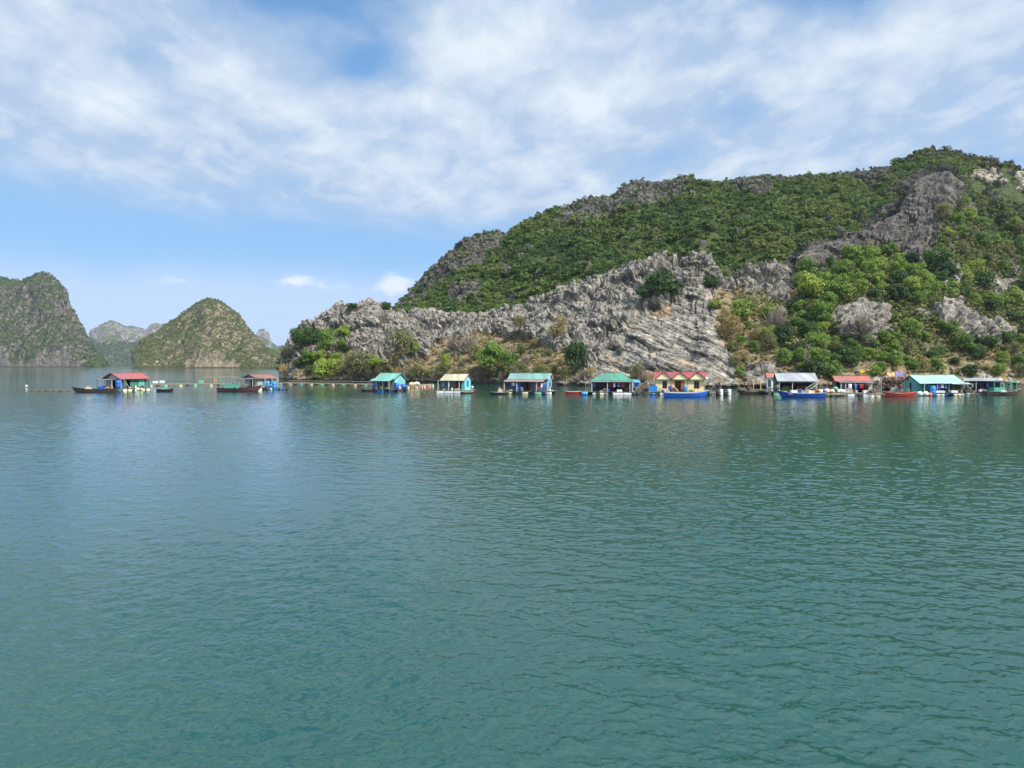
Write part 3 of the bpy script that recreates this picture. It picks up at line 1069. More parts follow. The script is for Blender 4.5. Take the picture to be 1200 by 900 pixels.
cr_i = pick(np.where(isR & (nz2 > 0.1) & (slabS < 0.5) & (gv.random(len(isR)) < 0.12))[0], 420, gv, HILL_P, 2.2)
scatter("scrub", HILL_P[cr_i] - np.array([0, 0, .1]), gv.uniform(0.35, 0.9, len(cr_i)), np.clip(gv.normal(0.7, 0.25, len(cr_i)), 0, 1), TEMPS_S, M_UNDER)

# scrub of the islands down the bay
for k, (o, fp, fn, fr_, tv, vis) in enumerate(ISL):
    far = k >= 2
    c_ = np.where(vis & (fr_ < (0.7 if not far else 0.5)) & (tv < 1.12))[0]
    if far and k != 2:
        continue
    d_ = [4.4, 3.3, 16][k]
    q = pick(c_, 8500, gv, fp, d_)
    tnt = np.clip(0.45 + fbm(fp[q] / (60 if k < 2 else 150), 3) * 0.6 + gv.normal(0, .15, len(q)), 0, 1)
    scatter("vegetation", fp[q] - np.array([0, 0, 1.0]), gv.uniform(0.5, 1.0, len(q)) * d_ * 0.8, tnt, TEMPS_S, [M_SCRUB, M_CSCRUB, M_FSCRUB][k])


# ---- trees and bushes one can tell apart
def crown_obj(q, mat):
    V = q.reshape(-1, 3)
    return np_mesh("crown", V, np.arange(len(V), dtype=np.int32).reshape(-1, 4), mat)


def trunk_mesh(g, h=1.0, stems=3, thick=0.05):
    b = MB()
    for i in range(stems):
        a = g.uniform(0, 6.283); p0 = Vector((0.04 * math.cos(a), 0.04 * math.sin(a), -0.25)); d = Vector((0.45 * math.cos(a), 0.45 * math.sin(a), 1.0))
        p1 = p0 + d * 0.5 * h; p2 = p1 + Vector((d.x * .35 + g.uniform(-.15, .15), d.y * .35 + g.uniform(-.15, .15), 0.42)) * h
        b.cyl(p0, p1, thick, 6, thick * 0.7); b.cyl(p1, p2, thick * 0.7, 5, thick * 0.25)
        for _ in range(2):
            p3 = p1 + Vector((g.uniform(-.5, .5), g.uniform(-.5, .5), g.uniform(.15, .4))) * h
            b.cyl(p1, p3, thick * 0.45, 4, thick * 0.15)
    me_o = b.build("trunk", M_BARK)
    me = me_o.data
    bpy.data.objects.remove(me_o)
    return me


def twig_template(g, n):
    """a nearly bare bush: thin sprays of twigs"""
    Q = []
    for i in range(n):
        a = g.uniform(0, 6.283); e = g.uniform(0.25, 1.45)
        d = np.array([math.cos(a) * math.cos(e), math.sin(a) * math.cos(e), math.sin(e)])
        L = g.uniform(0.5, 1.15); p = np.array([g.uniform(-.25, .25), g.uniform(-.25, .25), 0]) + d * g.uniform(0, .5)
        w = np.cross(d, g.normal(size=3)); w = w / np.linalg.norm(w) * 0.022
        q_ = p + d * L * 0.6 + g.normal(size=3) * 0.07
        Q.append([p - w, p + w, q_ + w * .4, q_ - w * .4])
    return np.array(Q)


CROWNS = {}
for key, mat, args in (("dark", M_DARK, (19, 2300, .056)), ("mid", M_MID, (19, 2200, .058)), ("lime", M_LIME, (17, 2000, .058)), ("olive", M_OLIVE, (17, 1700, .052)), ("dry", M_DRY, (15, 1200, .05))):
    CROWNS[key] = [crown_obj(crown_template(gv, *args, flatk=0.62 if key in ("mid", "dark") else 0.75), mat) for _ in range(4)]
CROWNS["twig"] = []
for _ in range(3):
    q = np.concatenate([twig_template(gv, 420), crown_template(gv, 6, 90, .05)])
    CROWNS["twig"].append(crown_obj(q, M_TWIG))
TRUNKS = [trunk_mesh(gv) for _ in range(3)]
ntree = [0]


def plant(px, py, rpx, kind, label, group=None, name="bush", cat="bush", tall=1.0, sink=0.25):
    """stands a plant on the slope where it is seen; (px, py) is the foot of the crown, rpx its half width"""
    k = hill_at(px, py)
    if k is None:
        return
    p = HILL_P[k]
    r = rpx * p[1] / FPX * 1.12
    t = empty(name, (p[0], p[1] + r * 0.15, p[2] - sink * r * 0.4), rnd.uniform(0, 6.28), label, cat, group)
    t.scale = (r, r, r * tall * 1.32)
    c = link("crown", CROWNS[kind][ntree[0] % len(CROWNS[kind])], t)
    link("trunk", TRUNKS[ntree[0] % 3], t)
    ntree[0] += 1
    return t


# plants that stand out by themselves
SOLO = [
    (772, 346, 19, "dark", "large dark green tree filling the hollow under the rock peak", "tree", 1.0),
    (788, 350, 14, "dark", "dark green tree at the right end of the hollow under the rock peak", "tree", 1.0),
    (756, 350, 12, "dark", "small dark tree at the left end of the hollow under the rock peak", "tree", .9),
    (674, 438, 16, "dark", "tall dark green tree on the slope above the blue float house", "tree", 1.55),
    (578, 434, 19, "mid", "round bright green bush on the slope above the beige roofed float house", "bush", 1.1),
    (594, 432, 11, "mid", "small bright green bush touching the round bush's right side", "bush", 1.2),
    (520, 434, 7, "lime", "slim lime green bush on bare soil right of the teal float house", "bush", 1.6),
    (353, 410, 14, "dark", "dark tree leaning on the rocky point at the end of the hill", "tree", 1.2),
    (368, 402, 11, "dark", "dark tree on the shoulder of the rocky point", "tree", 1.2),
    (362, 426, 11, "mid", "dark bush below the trees of the rocky point", "bush", 1.0),
    (383, 408, 13, "lime", "yellow green bush high on the rocky point", "bush", 1.1),
    (400, 395, 9, "lime", "yellow green bush topmost on the rocky point", "bush", 1.1),
    (380, 438, 15, "lime", "brightest yellow green bush low on the rocky point", "bush", .9),
    (373, 424, 10, "mid", "mid green bush above the brightest bush of the rocky point", "bush", 1.0),
    (334, 424, 8, "olive", "brown green bush at the very tip of the rocky point", "bush", 1.2),
    (332, 440, 6, "dry", "dry brown bush just above the water at the tip of the point", "bush", 1.4),
    (470, 424, 16, "olive", "olive leafed tree in front of the grey crags behind the teal float house", "tree", 1.5),
    (484, 414, 7, "lime", "lime green tree beside the olive tree on the grey crags", "tree", 1.3),
    (420, 444, 19, "olive", "wide olive bush at the water left of the teal float house", "bush", 1.0),
    (440, 434, 12, "lime", "yellow green bush behind the wide olive waterside bush", "bush", 1.0),
    (450, 362, 6, "dark", "dark tuft of trees on the notch of the rock ridge", "tree", 1.0),
    (408, 360, 9, "dark", "dark bush on top of the rocky ridge above the point", "bush", .6),
    (834, 340, 11, "dark", "dark bush behind the rock peak's right foot", "bush", 1.1),
    (838, 360, 9, "lime", "bright lime bush below the rock peak's right foot", "bush", .9),
    (853, 400, 13, "dry", "dry straw coloured bush on the rock edge above the yellow house", "bush", 1.5),
    (846, 380, 10, "dry", "smaller straw coloured bush above the other on the rock edge", "bush", 1.3),
    (868, 372, 15, "mid", "mid green tree on the soil slope under the low rock knob", "tree", 1.0),
    (878, 366, 13, "olive", "olive tree in front of the low rock knob", "tree", 1.0),
    (910, 385, 14, "twig", "leafless grey bush on the low rock knob", "bush", 1.4),
    (1010, 392, 15, "twig", "wide leafless grey bush in front of the rock outcrop", "bush", 1.2),
    (1025, 330, 15, "mid", "rich green tree below the black rock ridge", "tree", 1.2),
    (1098, 318, 17, "dark", "dark spreading tree at the head of the stony gully", "tree", 1.1),
    (920, 404, 14, "dark", "deep green tree above bare soil behind the grey roofed house", "tree", 1.2),
    (920, 426, 11, "mid", "round bush on the bare soil path above the grey roofed house", "bush", 1.1),
    (955, 442, 13, "dark", "dark green tree right behind the grey roofed house", "tree", 1.1),
    (975, 444, 13, "mid", "green tree between the grey roof and the rusty red roof", "tree", 1.1),
    (745, 446, 9, "olive", "grey green shrub on the rock left of the yellow house", "shrub", 1.3),
    (770, 440, 6, "twig", "leafless shrub at the foot of the slab left of the yellow house", "shrub", 1.0),
    (718, 408, 8, "twig", "leafless shrub halfway up the pale rock slab", "shrub", 1.0),
    (724, 414, 6, "olive", "small olive shrub halfway up the pale rock slab", "shrub", .8),
    (655, 394, 13, "dry", "dry brown shrub between pale crags above the blue float house", "shrub", 1.2),
    (608, 386, 8, "olive", "olive shrub high among the pale crags", "shrub", 1.2),
    (548, 412, 15, "twig", "wide leafless shrub on the crags above the beige roof", "shrub", 1.2),
    (530, 410, 10, "twig", "narrow leafless shrub left of the wide leafless one", "shrub", 1.3),
    (556, 420, 10, "olive", "olive shrub left of the round bright bush", "shrub", 1.2),
    (1070, 398, 13, "mid", "green tree in the middle of the stony gully's foot", "tree", 1.1),
    (950, 350, 20, "lime", "widest yellow green tree under the dark rock knob", "tree", .9),
    (985, 345, 18, "lime", "yellow green tree under the end of the black rock ridge", "tree", .95),
    (990, 322, 14, "lime", "yellow green tree high beside the dark rock knob", "tree", .9),
]
for (px, py, r, kd, lb, ct, tl) in SOLO:
    plant(px, py, r, kd, lb, None, ct, ct, tl)

# waterside shrubs and the thickets of the right-hand slope
n = 0
for x in np.arange(392, 660, 8.5):
    x_ = x + rnd.uniform(-3, 3)
    plant(x_, interp(x_, [(326, 446), (400, 446), (450, 446), (560, 447), (600, 448), (660, 449)]) - rnd.uniform(0, 5), rnd.uniform(7, 12), rnd.choice(["olive", "olive", "olive", "dry", "twig"]),
          "low grey olive shrub at the water's edge behind the left float houses", "grey olive shrubs along the waterline", "shrub", "shrub", rnd.uniform(.8, 1.2))
for x in np.arange(672, 765, 10):
    plant(x + rnd.uniform(-3, 3), 450 - rnd.uniform(0, 7), rnd.uniform(4.5, 8), rnd.choice(["twig", "olive", "twig", "dry"]), "thin dry shrub at the foot of the pale rock slab", "dry shrubs at the foot of the slab", "shrub", "shrub", rnd.uniform(.8, 1.2))
taken = [(s[0], s[1], s[2]) for s in SOLO]


def thicket(poly, n, kinds, rlo, rhi, label, group, cat="tree", sep=0.75, tall=(0.85, 1.2)):
    xs = [p[0] for p in poly]; ys = [p[1] for p in poly]
    tries = cnt = 0
    while cnt < n and tries < n * 40:
        tries += 1
        x, y = rnd.uniform(min(xs), max(xs)), rnd.uniform(min(ys), max(ys))
        r = rnd.uniform(rlo, rhi)
        if not in_poly(np.array([x]), np.array([y]), poly)[0]:
            continue
        if any((x - a) ** 2 + ((y - b) * 1.5) ** 2 < (sep * (r + c)) ** 2 for a, b, c in taken):
            continue
        k = hill_at(x, y)
        if k is None or rockS[k] > 0.6:
            continue
        taken.append((x, y, r)); cnt += 1
        plant(x, y, r, rnd.choice(kinds), label, group, cat, cat, rnd.uniform(*tall))


thicket([(940, 300), (1020, 290), (1078, 310), (1080, 360), (1040, 356), (980, 350), (930, 372), (925, 330)], 34, ["mid", "lime", "mid", "lime", "dark"], 8, 15, "bright green tree on the slope below the black rock ridge", "bright trees below the rock ridge")
thicket([(900, 372), (975, 356), (975, 400), (1000, 405), (1040, 400), (1060, 440), (960, 440), (900, 420)], 40, ["mid", "dark", "mid", "olive", "lime"], 7, 14, "green tree on the slope above the grey and rusty red roofs", "trees above the grey and red roofs")
thicket([(1085, 320), (1140, 318), (1205, 370), (1300, 390), (1300, 400), (1190, 392), (1120, 350), (1080, 355)], 36, ["mid", "dark", "mid", "lime"], 7, 14, "layered green tree on the slope right of the stony gully", "trees right of the stony gully")
thicket([(1040, 396), (1100, 386), (1190, 400), (1330, 405), (1330, 446), (1060, 442)], 48, ["mid", "dark", "olive", "mid", "dry"], 6, 12, "green bush on the lower slope above the aqua roofed house", "bushes above the aqua roofed house", "bush")
thicket([(1095, 215), (1130, 230), (1200, 260), (1330, 330), (1330, 385), (1205, 360), (1130, 310), (1095, 270)], 60, ["mid", "lime", "olive", "mid", "dark"], 7, 12, "sunlit yellow green tree on the high slope under the white cliffs", "trees under the white cliffs")
thicket([(842, 372), (880, 372), (915, 420), (905, 444), (866, 444)], 13, ["dry", "olive", "olive", "mid"], 6, 12, "dry olive bush on the soil slope right of the pale rock slab", "dry bushes right of the slab", "bush")
thicket([(620, 404), (672, 415), (664, 440), (600, 442), (540, 430)], 10, ["olive", "dry", "twig"], 5, 9, "low dry shrub on the brown soil above the blue float house", "dry shrubs on the brown soil", "shrub")
thicket([(346, 395), (400, 385), (410, 415), (370, 438), (346, 430)], 8, ["dark", "mid", "lime"], 6, 10, "leafy bush crowding the slope of the rocky point", "bushes on the rocky point", "bush")
# ================================================================= THE FLOATING HAMLET
MT = {}


def P_(n, c, **k):
    MT[n] = paint(n, c, **k)
    return MT[n]


P_("teal", (78, 168, 162), plank=3.2, wear=.22)
P_("teal_light", (118, 200, 198), plank=3.2, wear=.15)  # lighter teal; on the right gables it stands in for sunlight
P_("teal_dark", (52, 118, 108), plank=3.2, wear=.3)
P_("teal_pale", (150, 196, 196), plank=3.2, wear=.3)
P_("turquoise", (48, 172, 148), plank=2.2, wear=.18)
P_("aqua_wall", (72, 156, 160), plank=3.2, wear=.2)
P_("blue_wall", (58, 122, 180), plank=3.2, wear=.25)
P_("blue_light", (104, 164, 200), plank=3.2, wear=.22)  # lighter blue; carries the sunlight on the blue house's right gable
P_("navy", (36, 58, 98), plank=3.2, wear=.25)
P_("cream", (226, 206, 150), wear=.12, wearcol=(170, 150, 110))
P_("cream_trim", (238, 224, 178), wear=.1, wearcol=(170, 150, 110))
P_("orange_trim", (206, 150, 88), wear=.15)
P_("dark_green", (36, 66, 56), plank=3.2, wear=.3)
P_("brick_red", (120, 58, 46), plank=3.2, wear=.3)
P_("pale_grey", (168, 182, 188), plank=3.2, wear=.3)
P_("roof_red", (154, 64, 64), plank=4.0, wear=.28, wearcol=(120, 70, 58), rough=.5)
P_("roof_crimson", (142, 50, 56), plank=4.0, wear=.15, wearcol=(120, 60, 50), rough=.5)
P_("roof_rust", (166, 82, 64), plank=4.0, wear=.45, wearcol=(110, 74, 58), rough=.6)
P_("roof_brown", (140, 84, 70), plank=4.0, wear=.4, rough=.6)
P_("roof_teal", (92, 166, 148), plank=4.0, wear=.25, wearcol=(110, 150, 130), rough=.5)
P_("roof_aqua", (136, 188, 168), plank=4.0, wear=.18, wearcol=(140, 170, 150), rough=.5)
P_("roof_green", (48, 130, 104), plank=4.0, wear=.16, wearcol=(70, 110, 90), rough=.5)
P_("roof_sea", (92, 146, 136), plank=4.0, wear=.3, wearcol=(120, 140, 130), rough=.5)
P_("roof_beige", (176, 170, 140), plank=4.0, wear=.25, wearcol=(140, 128, 104), rough=.6)
P_("roof_grey", (150, 156, 162), plank=4.0, wear=.22, wearcol=(120, 116, 110), rough=.45)
P_("roof_slate", (96, 100, 104), plank=4.0, wear=.35, rough=.6)
P_("wood", (132, 116, 98), plank=5.0, wear=.3, rough=.85)
P_("wood_pale", (158, 148, 130), plank=5.0, wear=.25, rough=.85)
P_("wood_dark", (62, 48, 40), plank=4.0, wear=.3, rough=.7)
P_("bamboo", (126, 114, 92), wear=.35, rough=.8)
P_("post_pale", (196, 190, 178), wear=.3)
P_("maroon", (110, 34, 34), wear=.2)
P_("hull_maroon", (84, 42, 44), plank=1.5, wear=.25)
P_("hull_brown", (66, 46, 38), plank=1.5, wear=.3)
P_("hull_blue", (26, 84, 176), wear=.12, wearcol=(60, 90, 130), rough=.4)
P_("hull_navyblue", (28, 66, 150), wear=.14, wearcol=(60, 80, 120), rough=.4)
P_("hull_red", (150, 36, 34), wear=.2, rough=.5)
P_("hull_white", (206, 206, 200), wear=.2, rough=.5)
P_("orange", (226, 118, 56), wear=.15)
P_("barrel_blue", (28, 88, 186), wear=.12, wearcol=(50, 80, 130), rough=.4)
P_("barrel_sky", (40, 132, 204), wear=.12, wearcol=(60, 110, 150), rough=.4)
P_("barrel_white", (222, 220, 206), wear=.22, wearcol=(150, 140, 116), rough=.5)
P_("barrel_cream", (214, 202, 166), wear=.28, wearcol=(150, 130, 96), rough=.5)
P_("barrel_green", (120, 196, 166), wear=.2, rough=.5)
P_("barrel_black", (30, 32, 36), wear=.2, wearcol=(60, 56, 52), rough=.5)
P_("foam", (226, 228, 228), wear=.2, wearcol=(150, 146, 130), rough=.9)
P_("net_brown", (108, 84, 70), wear=.5, wearcol=(64, 56, 52), rough=.95)
P_("net_grey", (96, 94, 92), wear=.5, wearcol=(50, 50, 52), rough=.95)
P_("net_pale", (182, 178, 164), wear=.4, rough=.95)
P_("net_green", (92, 116, 60), wear=.5, wearcol=(120, 120, 56), rough=.95)
P_("tyre", (24, 24, 26), wear=.2, wearcol=(60, 58, 54), rough=.8)
P_("cloth_red", (176, 34, 46), wear=.1, rough=.9)
P_("cloth_purple", (96, 64, 168), wear=.1, rough=.9)
P_("cloth_dark", (40, 34, 42), wear=.1, rough=.9)
P_("cloth_maroon", (104, 34, 48), wear=.1, rough=.9)
P_("cloth_blue", (70, 120, 190), wear=.15, rough=.9)
P_("cloth_white", (220, 220, 216), wear=.12, rough=.9)
P_("tarp_blue", (70, 130, 176), wear=.2, rough=.7)
P_("tarp_violet", (104, 100, 168), wear=.25, rough=.7)
P_("yellow", (224, 178, 60), wear=.15)
P_("skin", (158, 112, 86), wear=0, rough=.6)
P_("hair", (24, 20, 18), wear=0, rough=.6)
P_("metal", (140, 144, 148), wear=.25, rough=.4, metal=.6)
P_("window_dark", (30, 36, 44), wear=0, rough=.15)
P_("sand_rope", (186, 166, 122), wear=.3, rough=.95)


class Fr:
    """a local frame on the water: x along the front, y away from the viewer"""
    def __init__(s, px, py, rz=0.0, k=1.0):
        s.k = k
        s.o = at0(px, py); s.rz = R(rz); s.s = s.o.y / FPX

    def w(s, x, y, z=0.0):
        c, n = math.cos(s.rz), math.sin(s.rz)
        x, y = x * s.k, y * s.k
        return Vector((s.o.x + x * c - y * n, s.o.y + x * n + y * c, z))


def split_wall(mb, x0, x1, z0, z1, y, th, holes):
    x = x0
    for a, b, c, d in sorted(holes):
        if a > x:
            mb.box(x, a, y, y + th, z0, z1)
        if c > z0:
            mb.box(a, b, y, y + th, z0, c)
        if d < z1:
            mb.box(a, b, y, y + th, d, z1)
        x = b
    if x < x1:
        mb.box(x, x1, y, y + th, z0, z1)


def platform(root, x0, x1, y0, y1, z, floats, mat="wood", back=True):
    b = MB()
    n = max(3, int((y1 - y0) / 0.35))
    for i in range(n):
        ya = y0 + (y1 - y0) * i / n
        b.box(x0, x1, ya, ya + (y1 - y0) / n - 0.03, z - 0.05, z + rnd.uniform(-.008, .008))
    for x in np.linspace(x0 + .2, x1 - .2, max(3, int((x1 - x0) / 1.6))):
        b.box(x - .05, x + .05, y0 - .03, y1, z - .17, z - .055)
    b.build("deck", MT[mat], root)
    for f in floats:
        add_float(root, f, y0, z)
    if back:
        for x in np.linspace(x0 + .8, x1 - .8, 3):
            add_float(root, (x, "barrel_black", 0.9, "barrel"), y1 - .7, z)


def add_float(root, f, y0, z):
    x, m, L, kind = f
    zc = z - .17
    if kind == "barrel":
        r = .28
        b = MB().cyl((x - L / 2, y0 + r, zc - r), (x + L / 2, y0 + r, zc - r), r, 12, rings=[(0, r * .9), (.03, r), (.33, r), (.345, r * 1.05), (.36, r), (.64, r), (.655, r * 1.05), (.67, r), (.97, r), (1, r * .9)])
        b.build("float_barrel", MT[m], root, True)
    elif kind == "tyre":
        MB().torus((x, y0 - .1, z - .22), .26, .1, "y").build("tyre", MT["tyre"], root, True)
    else:
        b = MB().box(x - L / 2, x + L / 2, y0 + .02, y0 + .75, zc - .42, zc)
        b.box(x - L / 2 + .03, x + L / 2 - .03, y0 - .012, y0 + .02, zc - .38, zc - .03)
        b.build("float_block", MT[m], root)


def posts(root, spots, z0, z1, w, mat):
    for x, y in spots:
        MB().box(x - w / 2, x + w / 2, y - w / 2, y + w / 2, z0, z1).build("post", MT[mat], root)


def gable_roof(root, x0, x1, yf, zf, yb, zb, yr, zr, mat, th=.05, trim=None):
    b = MB()
    b.slab([(x0, yf, zf), (x1, yf, zf), (x1, yr, zr), (x0, yr, zr)], th)
    b.slab([(x0, yr, zr + .004), (x1, yr, zr + .004), (x1, yb, zb), (x0, yb, zb)], th)
    b.bar((x0 - .02, yr, zr + .02), (x1 + .02, yr, zr + .02), .22, .06)
    rf = b.build("roof", MT[mat], root)
    if trim:
        for x in (x0 - .03, x1 + .03):
            t = MB()
            t.bar((x, yf, zf - .06), (x, yr, zr - .06), .05, .16)
            t.bar((x, yr, zr - .06), (x, yb, zb - .06), .05, .16)
            t.build("barge_board", MT[trim], rf)
    return rf


def side_wall(root, x, y0, y1, z0, z1, yr, zr, th, mat, hole=None, name="wall"):
    b = MB()
    if hole:
        a, c, d, e = hole
        b.box(x, x + th, y0, a, z0, z1); b.box(x, x + th, c, y1, z0, z1)
        b.box(x, x + th, a, c, z0, d); b.box(x, x + th, a, c, e, z1)
        b.prism([(x, y0, z1), (x, y1, z1), (x, yr, zr)], (th, 0, 0))
    else:
        b.prism([(x, y0, z0), (x, y1, z0), (x, y1, z1), (x, yr, zr), (x, y0, z1)], (th, 0, 0))
    return b.build(name, MT[mat], root)


def window(root, x0, x1, z0, z1, y, frame, pane="window_dark", bars=1):
    b = MB()
    w = .06
    b.box(x0, x1, y - .04, y + .04, z1 - w, z1); b.box(x0, x1, y - .04, y + .04, z0, z0 + w)
    b.box(x0, x0 + w, y - .04, y + .04, z0 + w, z1 - w); b.box(x1 - w, x1, y - .04, y + .04, z0 + w, z1 - w)
    for i in range(bars):
        xm = x0 + (x1 - x0) * (i + 1) / (bars + 1)
        b.box(xm - .025, xm + .025, y - .03, y + .03, z0 + w, z1 - w)
    wn = b.build("window", MT[frame], root)
    MB().box(x0 + .02, x1 - .02, y + .045, y + .06, z0 + .02, z1 - .02).build("pane", MT[pane], wn)
    return wn


def side_window(root, x, y0, y1, z0, z1, frame, pane="window_dark", out=1):
    b = MB()
    w = .07
    o = .05 * out
    xa, xb = min(x, x + o), max(x, x + o)
    b.box(xa, xb, y0, y1, z1 - w, z1); b.box(xa, xb, y0, y1, z0, z0 + w)
    b.box(xa, xb, y0, y0 + w, z0 + w, z1 - w); b.box(xa, xb, y1 - w, y1, z0 + w, z1 - w)
    wn = b.build("window", MT[frame], root)
    xm = x + .02 * out
    MB().box(min(xm, x), max(xm, x), y0 + w, y1 - w, z0 + w, z1 - w).build("pane", MT[pane], wn)


def door(root, x0, x1, z0, z1, y, mat, swing=0):
    b = MB().box(x0, x1, y - .03, y + .02, z0, z1)
    for k in (0, 1):
        za = z0 + .12 + k * (z1 - z0) * .5
        b.box(x0 + .1, x1 - .1, y - .045, y - .03, za, za + (z1 - z0) * .36)
    d = b.build("door", MT[mat], root)
    MB().box(x1 - .12, x1 - .08, y - .09, y - .045, (z0 + z1) / 2 - .08, (z0 + z1) / 2 + .06).build("handle", MT["metal"], d)


# ---- loose things
def barrel(p, mat, label, r=.3, h=.92, lying=False, rz=0, group=None):
    t = empty("barrel", p, rz, label, "barrel", group)
    prof = [(0, .93), (.03, 1), (.31, 1), (.33, 1.05), (.35, 1), (.65, 1), (.67, 1.05), (.69, 1), (.96, 1), (1, .93)]
    if lying:
        MB().cyl((-h / 2, 0, r), (h / 2, 0, r), r, 14, rings=[(a, r * b) for a, b in prof]).build("drum", MT[mat], t, True)
        MB().cyl((h / 2, 0, r), (h / 2 + .03, 0, r), r * .8, 14).build("lid", MT[mat], t)
    else:
        MB().cyl((0, 0, 0), (0, 0, h), r, 14, rings=[(a, r * b) for a, b in prof]).build("drum", MT[mat], t, True)
        l = MB().cyl((0, 0, h), (0, 0, h + .03), r * .82, 14)
        l.cyl((r * .4, 0, h + .03), (r * .4, 0, h + .06), .05, 8)
        l.build("lid", MT[mat], t)
    return t


def heap(p, sx, sy, h, mat, label, name="net_heap", cat="net heap", seed=0, rope=True):
    """a heap of netting: lumpy folds, with the float line lying over it"""
    n, m = 26, 18
    g = np.random.default_rng(seed + 100)
    X, Y = np.meshgrid(np.linspace(-1, 1, n), np.linspace(-1, 1, m))
    q = np.stack([X.ravel() * 2.2 + seed * 7, Y.ravel() * 2.2, 0 * X.ravel()], -1)
    dome = np.clip(1 - (np.abs(X) ** 2.4 + np.abs(Y) ** 2.4), 0, 1) ** .6
    Z = dome * (h * (0.78 + 0.45 * fbm(q, 3).reshape(X.shape)) + 0.12 * ridged(q * 2.5, 2).reshape(X.shape) * h)
    V = np.stack([X * sx / 2 + .06 * g.normal(size=X.shape), Y * sy / 2 + .06 * g.normal(size=X.shape), np.maximum(Z, 0) + .01], -1).reshape(-1, 3)
    t = empty(name, p, 0, label, cat)
    link("netting", np_mesh("netting", V, grid_faces(m, n), MT[mat], False), t)
    if rope:
        b = MB()
        i = n * (m // 2)
        for k in range(2, n - 3, 2):
            a, c = V[i + k], V[i + k + 2]
            b.bar((a[0], a[1] - .1, a[2] + .07), (c[0], c[1] - .1, c[2] + .07), .05)
            if k % 4 == 0:
                b.ball((a[0], a[1] - .1, a[2] + .1), .09, n=8, m=5)
        b.build("float_line", MT["sand_rope"], t)
    return t


def crate(p, sx, sy, sz, mat, label, rz=0, name="crate", cat="crate", group=None):
    t = empty(name, p, rz, label, cat, group)
    b = MB()
    w = .04
    for x in (-sx / 2, sx / 2 - w):
        b.box(x, x + w, -sy / 2, sy / 2, 0, sz)
    for y in (-sy / 2, sy / 2 - w):
        b.box(-sx / 2 + w, sx / 2 - w, y, y + w, 0, sz)
    b.box(-sx / 2 + w, sx / 2 - w, -sy / 2 + w, sy / 2 - w, 0, .05)
    b.build("body", MT[mat], t)
    r_ = MB()
    for z in (sz * .3, sz * .7):
        r_.box(-sx / 2 - .015, sx / 2 + .015, -sy / 2 - .015, -sy / 2, z - .03, z + .03)
    r_.box(-sx / 2 - .03, sx / 2 + .03, -sy / 2 - .03, sy / 2 + .03, sz, sz + .035)
    r_.build("rim", MT[mat], t)
    return t


def bucket(p, r, h, mat, label, group=None):
    t = empty("bucket", p, rnd.uniform(0, 6), label, "bucket", group)
    MB().cyl((0, 0, 0), (0, 0, h), r * .82, 14, rings=[(0, r * .82), (.94, r), (.95, r * 1.07), (1, r * 1.07)]).build("tub", MT[mat], t, True)
    hb = MB()
    for k in range(6):
        a, c = math.pi * k / 6, math.pi * (k + 1) / 6
        hb.bar((r * math.cos(a), 0, h * .9 + r * .6 * math.sin(a)), (r * math.cos(c), 0, h * .9 + r * .6 * math.sin(c)), .02)
    hb.build("handle", MT["metal"], t)
    return t


def buoy(p, r, mat, label, group=None):
    t = empty("buoy", p, rnd.uniform(0, 6), label, "buoy", group)
    MB().ball((0, 0, r * .9), r, (1, 1, .95), 14, 9).build("ball", MT[mat], t, True)
    MB().torus((0, 0, r * 1.9), r * .18, r * .07, "y", 10, 5).build("eye", MT["tyre"], t)
    return t


def flag(p, h, mat, label, name="flag", pole="post_pale"):
    t = empty(name, p, 0, label, "flag")
    MB().cyl((0, 0, 0), (0, 0, h), .03, 8).build("pole", MT[pole], t)
    n = 8
    V, F = [], []
    for i in range(n):
        for z in (0, 1):
            V.append((.03 + i * .11, .06 * math.sin(i * 1.1), h - .08 - (1 - z) * .62 - i * .035))
    V = np.array(V)
    F = [(2 * i, 2 * i + 2, 2 * i + 3, 2 * i + 1) for i in range(n - 1)]
    link("cloth", np_mesh("cloth", V, F, MT[mat], True), t)
    return t


def hull(L, B, D, bow=.5, stern=.15, transom=.62, n=15, flare=.12, double=False):
    """open plank hull, bow towards +x, keel at -D*.35"""
    prof = [(-1, 1), (-.9, .42), (-.62, .08), (0, 0), (.62, .08), (.9, .42), (1, 1)]
    V, F = [], []
    top = []
    for i in range(n):
        t = -1 + 2 * i / (n - 1)
        if t >= 0:
            b = (1 - t ** 2.3) * .97 + .03
        else:
            b = 1 - (1 - (transom if not double else .08)) * (-t) ** 2.4
        sh_ = D * .65 + bow * max(t, 0) ** 2.2 + stern * max(-t, 0) ** 2.2
        kz = -D * .35 + (bow * .75 + D * .3) * max(t, 0) ** 5 + (stern * .6 + (D * .3 if double else 0)) * max(-t, 0) ** 5
        x = t * L / 2
        rake = .10 * L / 2 * max(t, 0) ** 3
        ring = []
        for k in (1.0, .9):
            for (a, zz) in (prof if k == 1 else prof[::-1]):
                hh = sh_ - kz
                ring.append((x * (1 - (1 - k) * .3) + rake * zz, a * b * B / 2 * k * (1 - flare * (1 - zz)), kz + hh * (zz if k == 1 else max(zz, .16))))
        V += ring
        top.append((x + rake, b * B / 2, sh_))
    m = 14
    for i in range(n - 1):
        for j in range(m):
            j2 = (j + 1) % m
            F.append((i * m + j, (i + 1) * m + j, (i + 1) * m + j2, i * m + j2))
    b = MB()
    b.add(V, F)
    for i in (0, n - 1):
        b.f.append(tuple(i * m + j for j in range(7)))
        b.f.append(tuple(i * m + j for j in range(7, 14)))
    return b, top


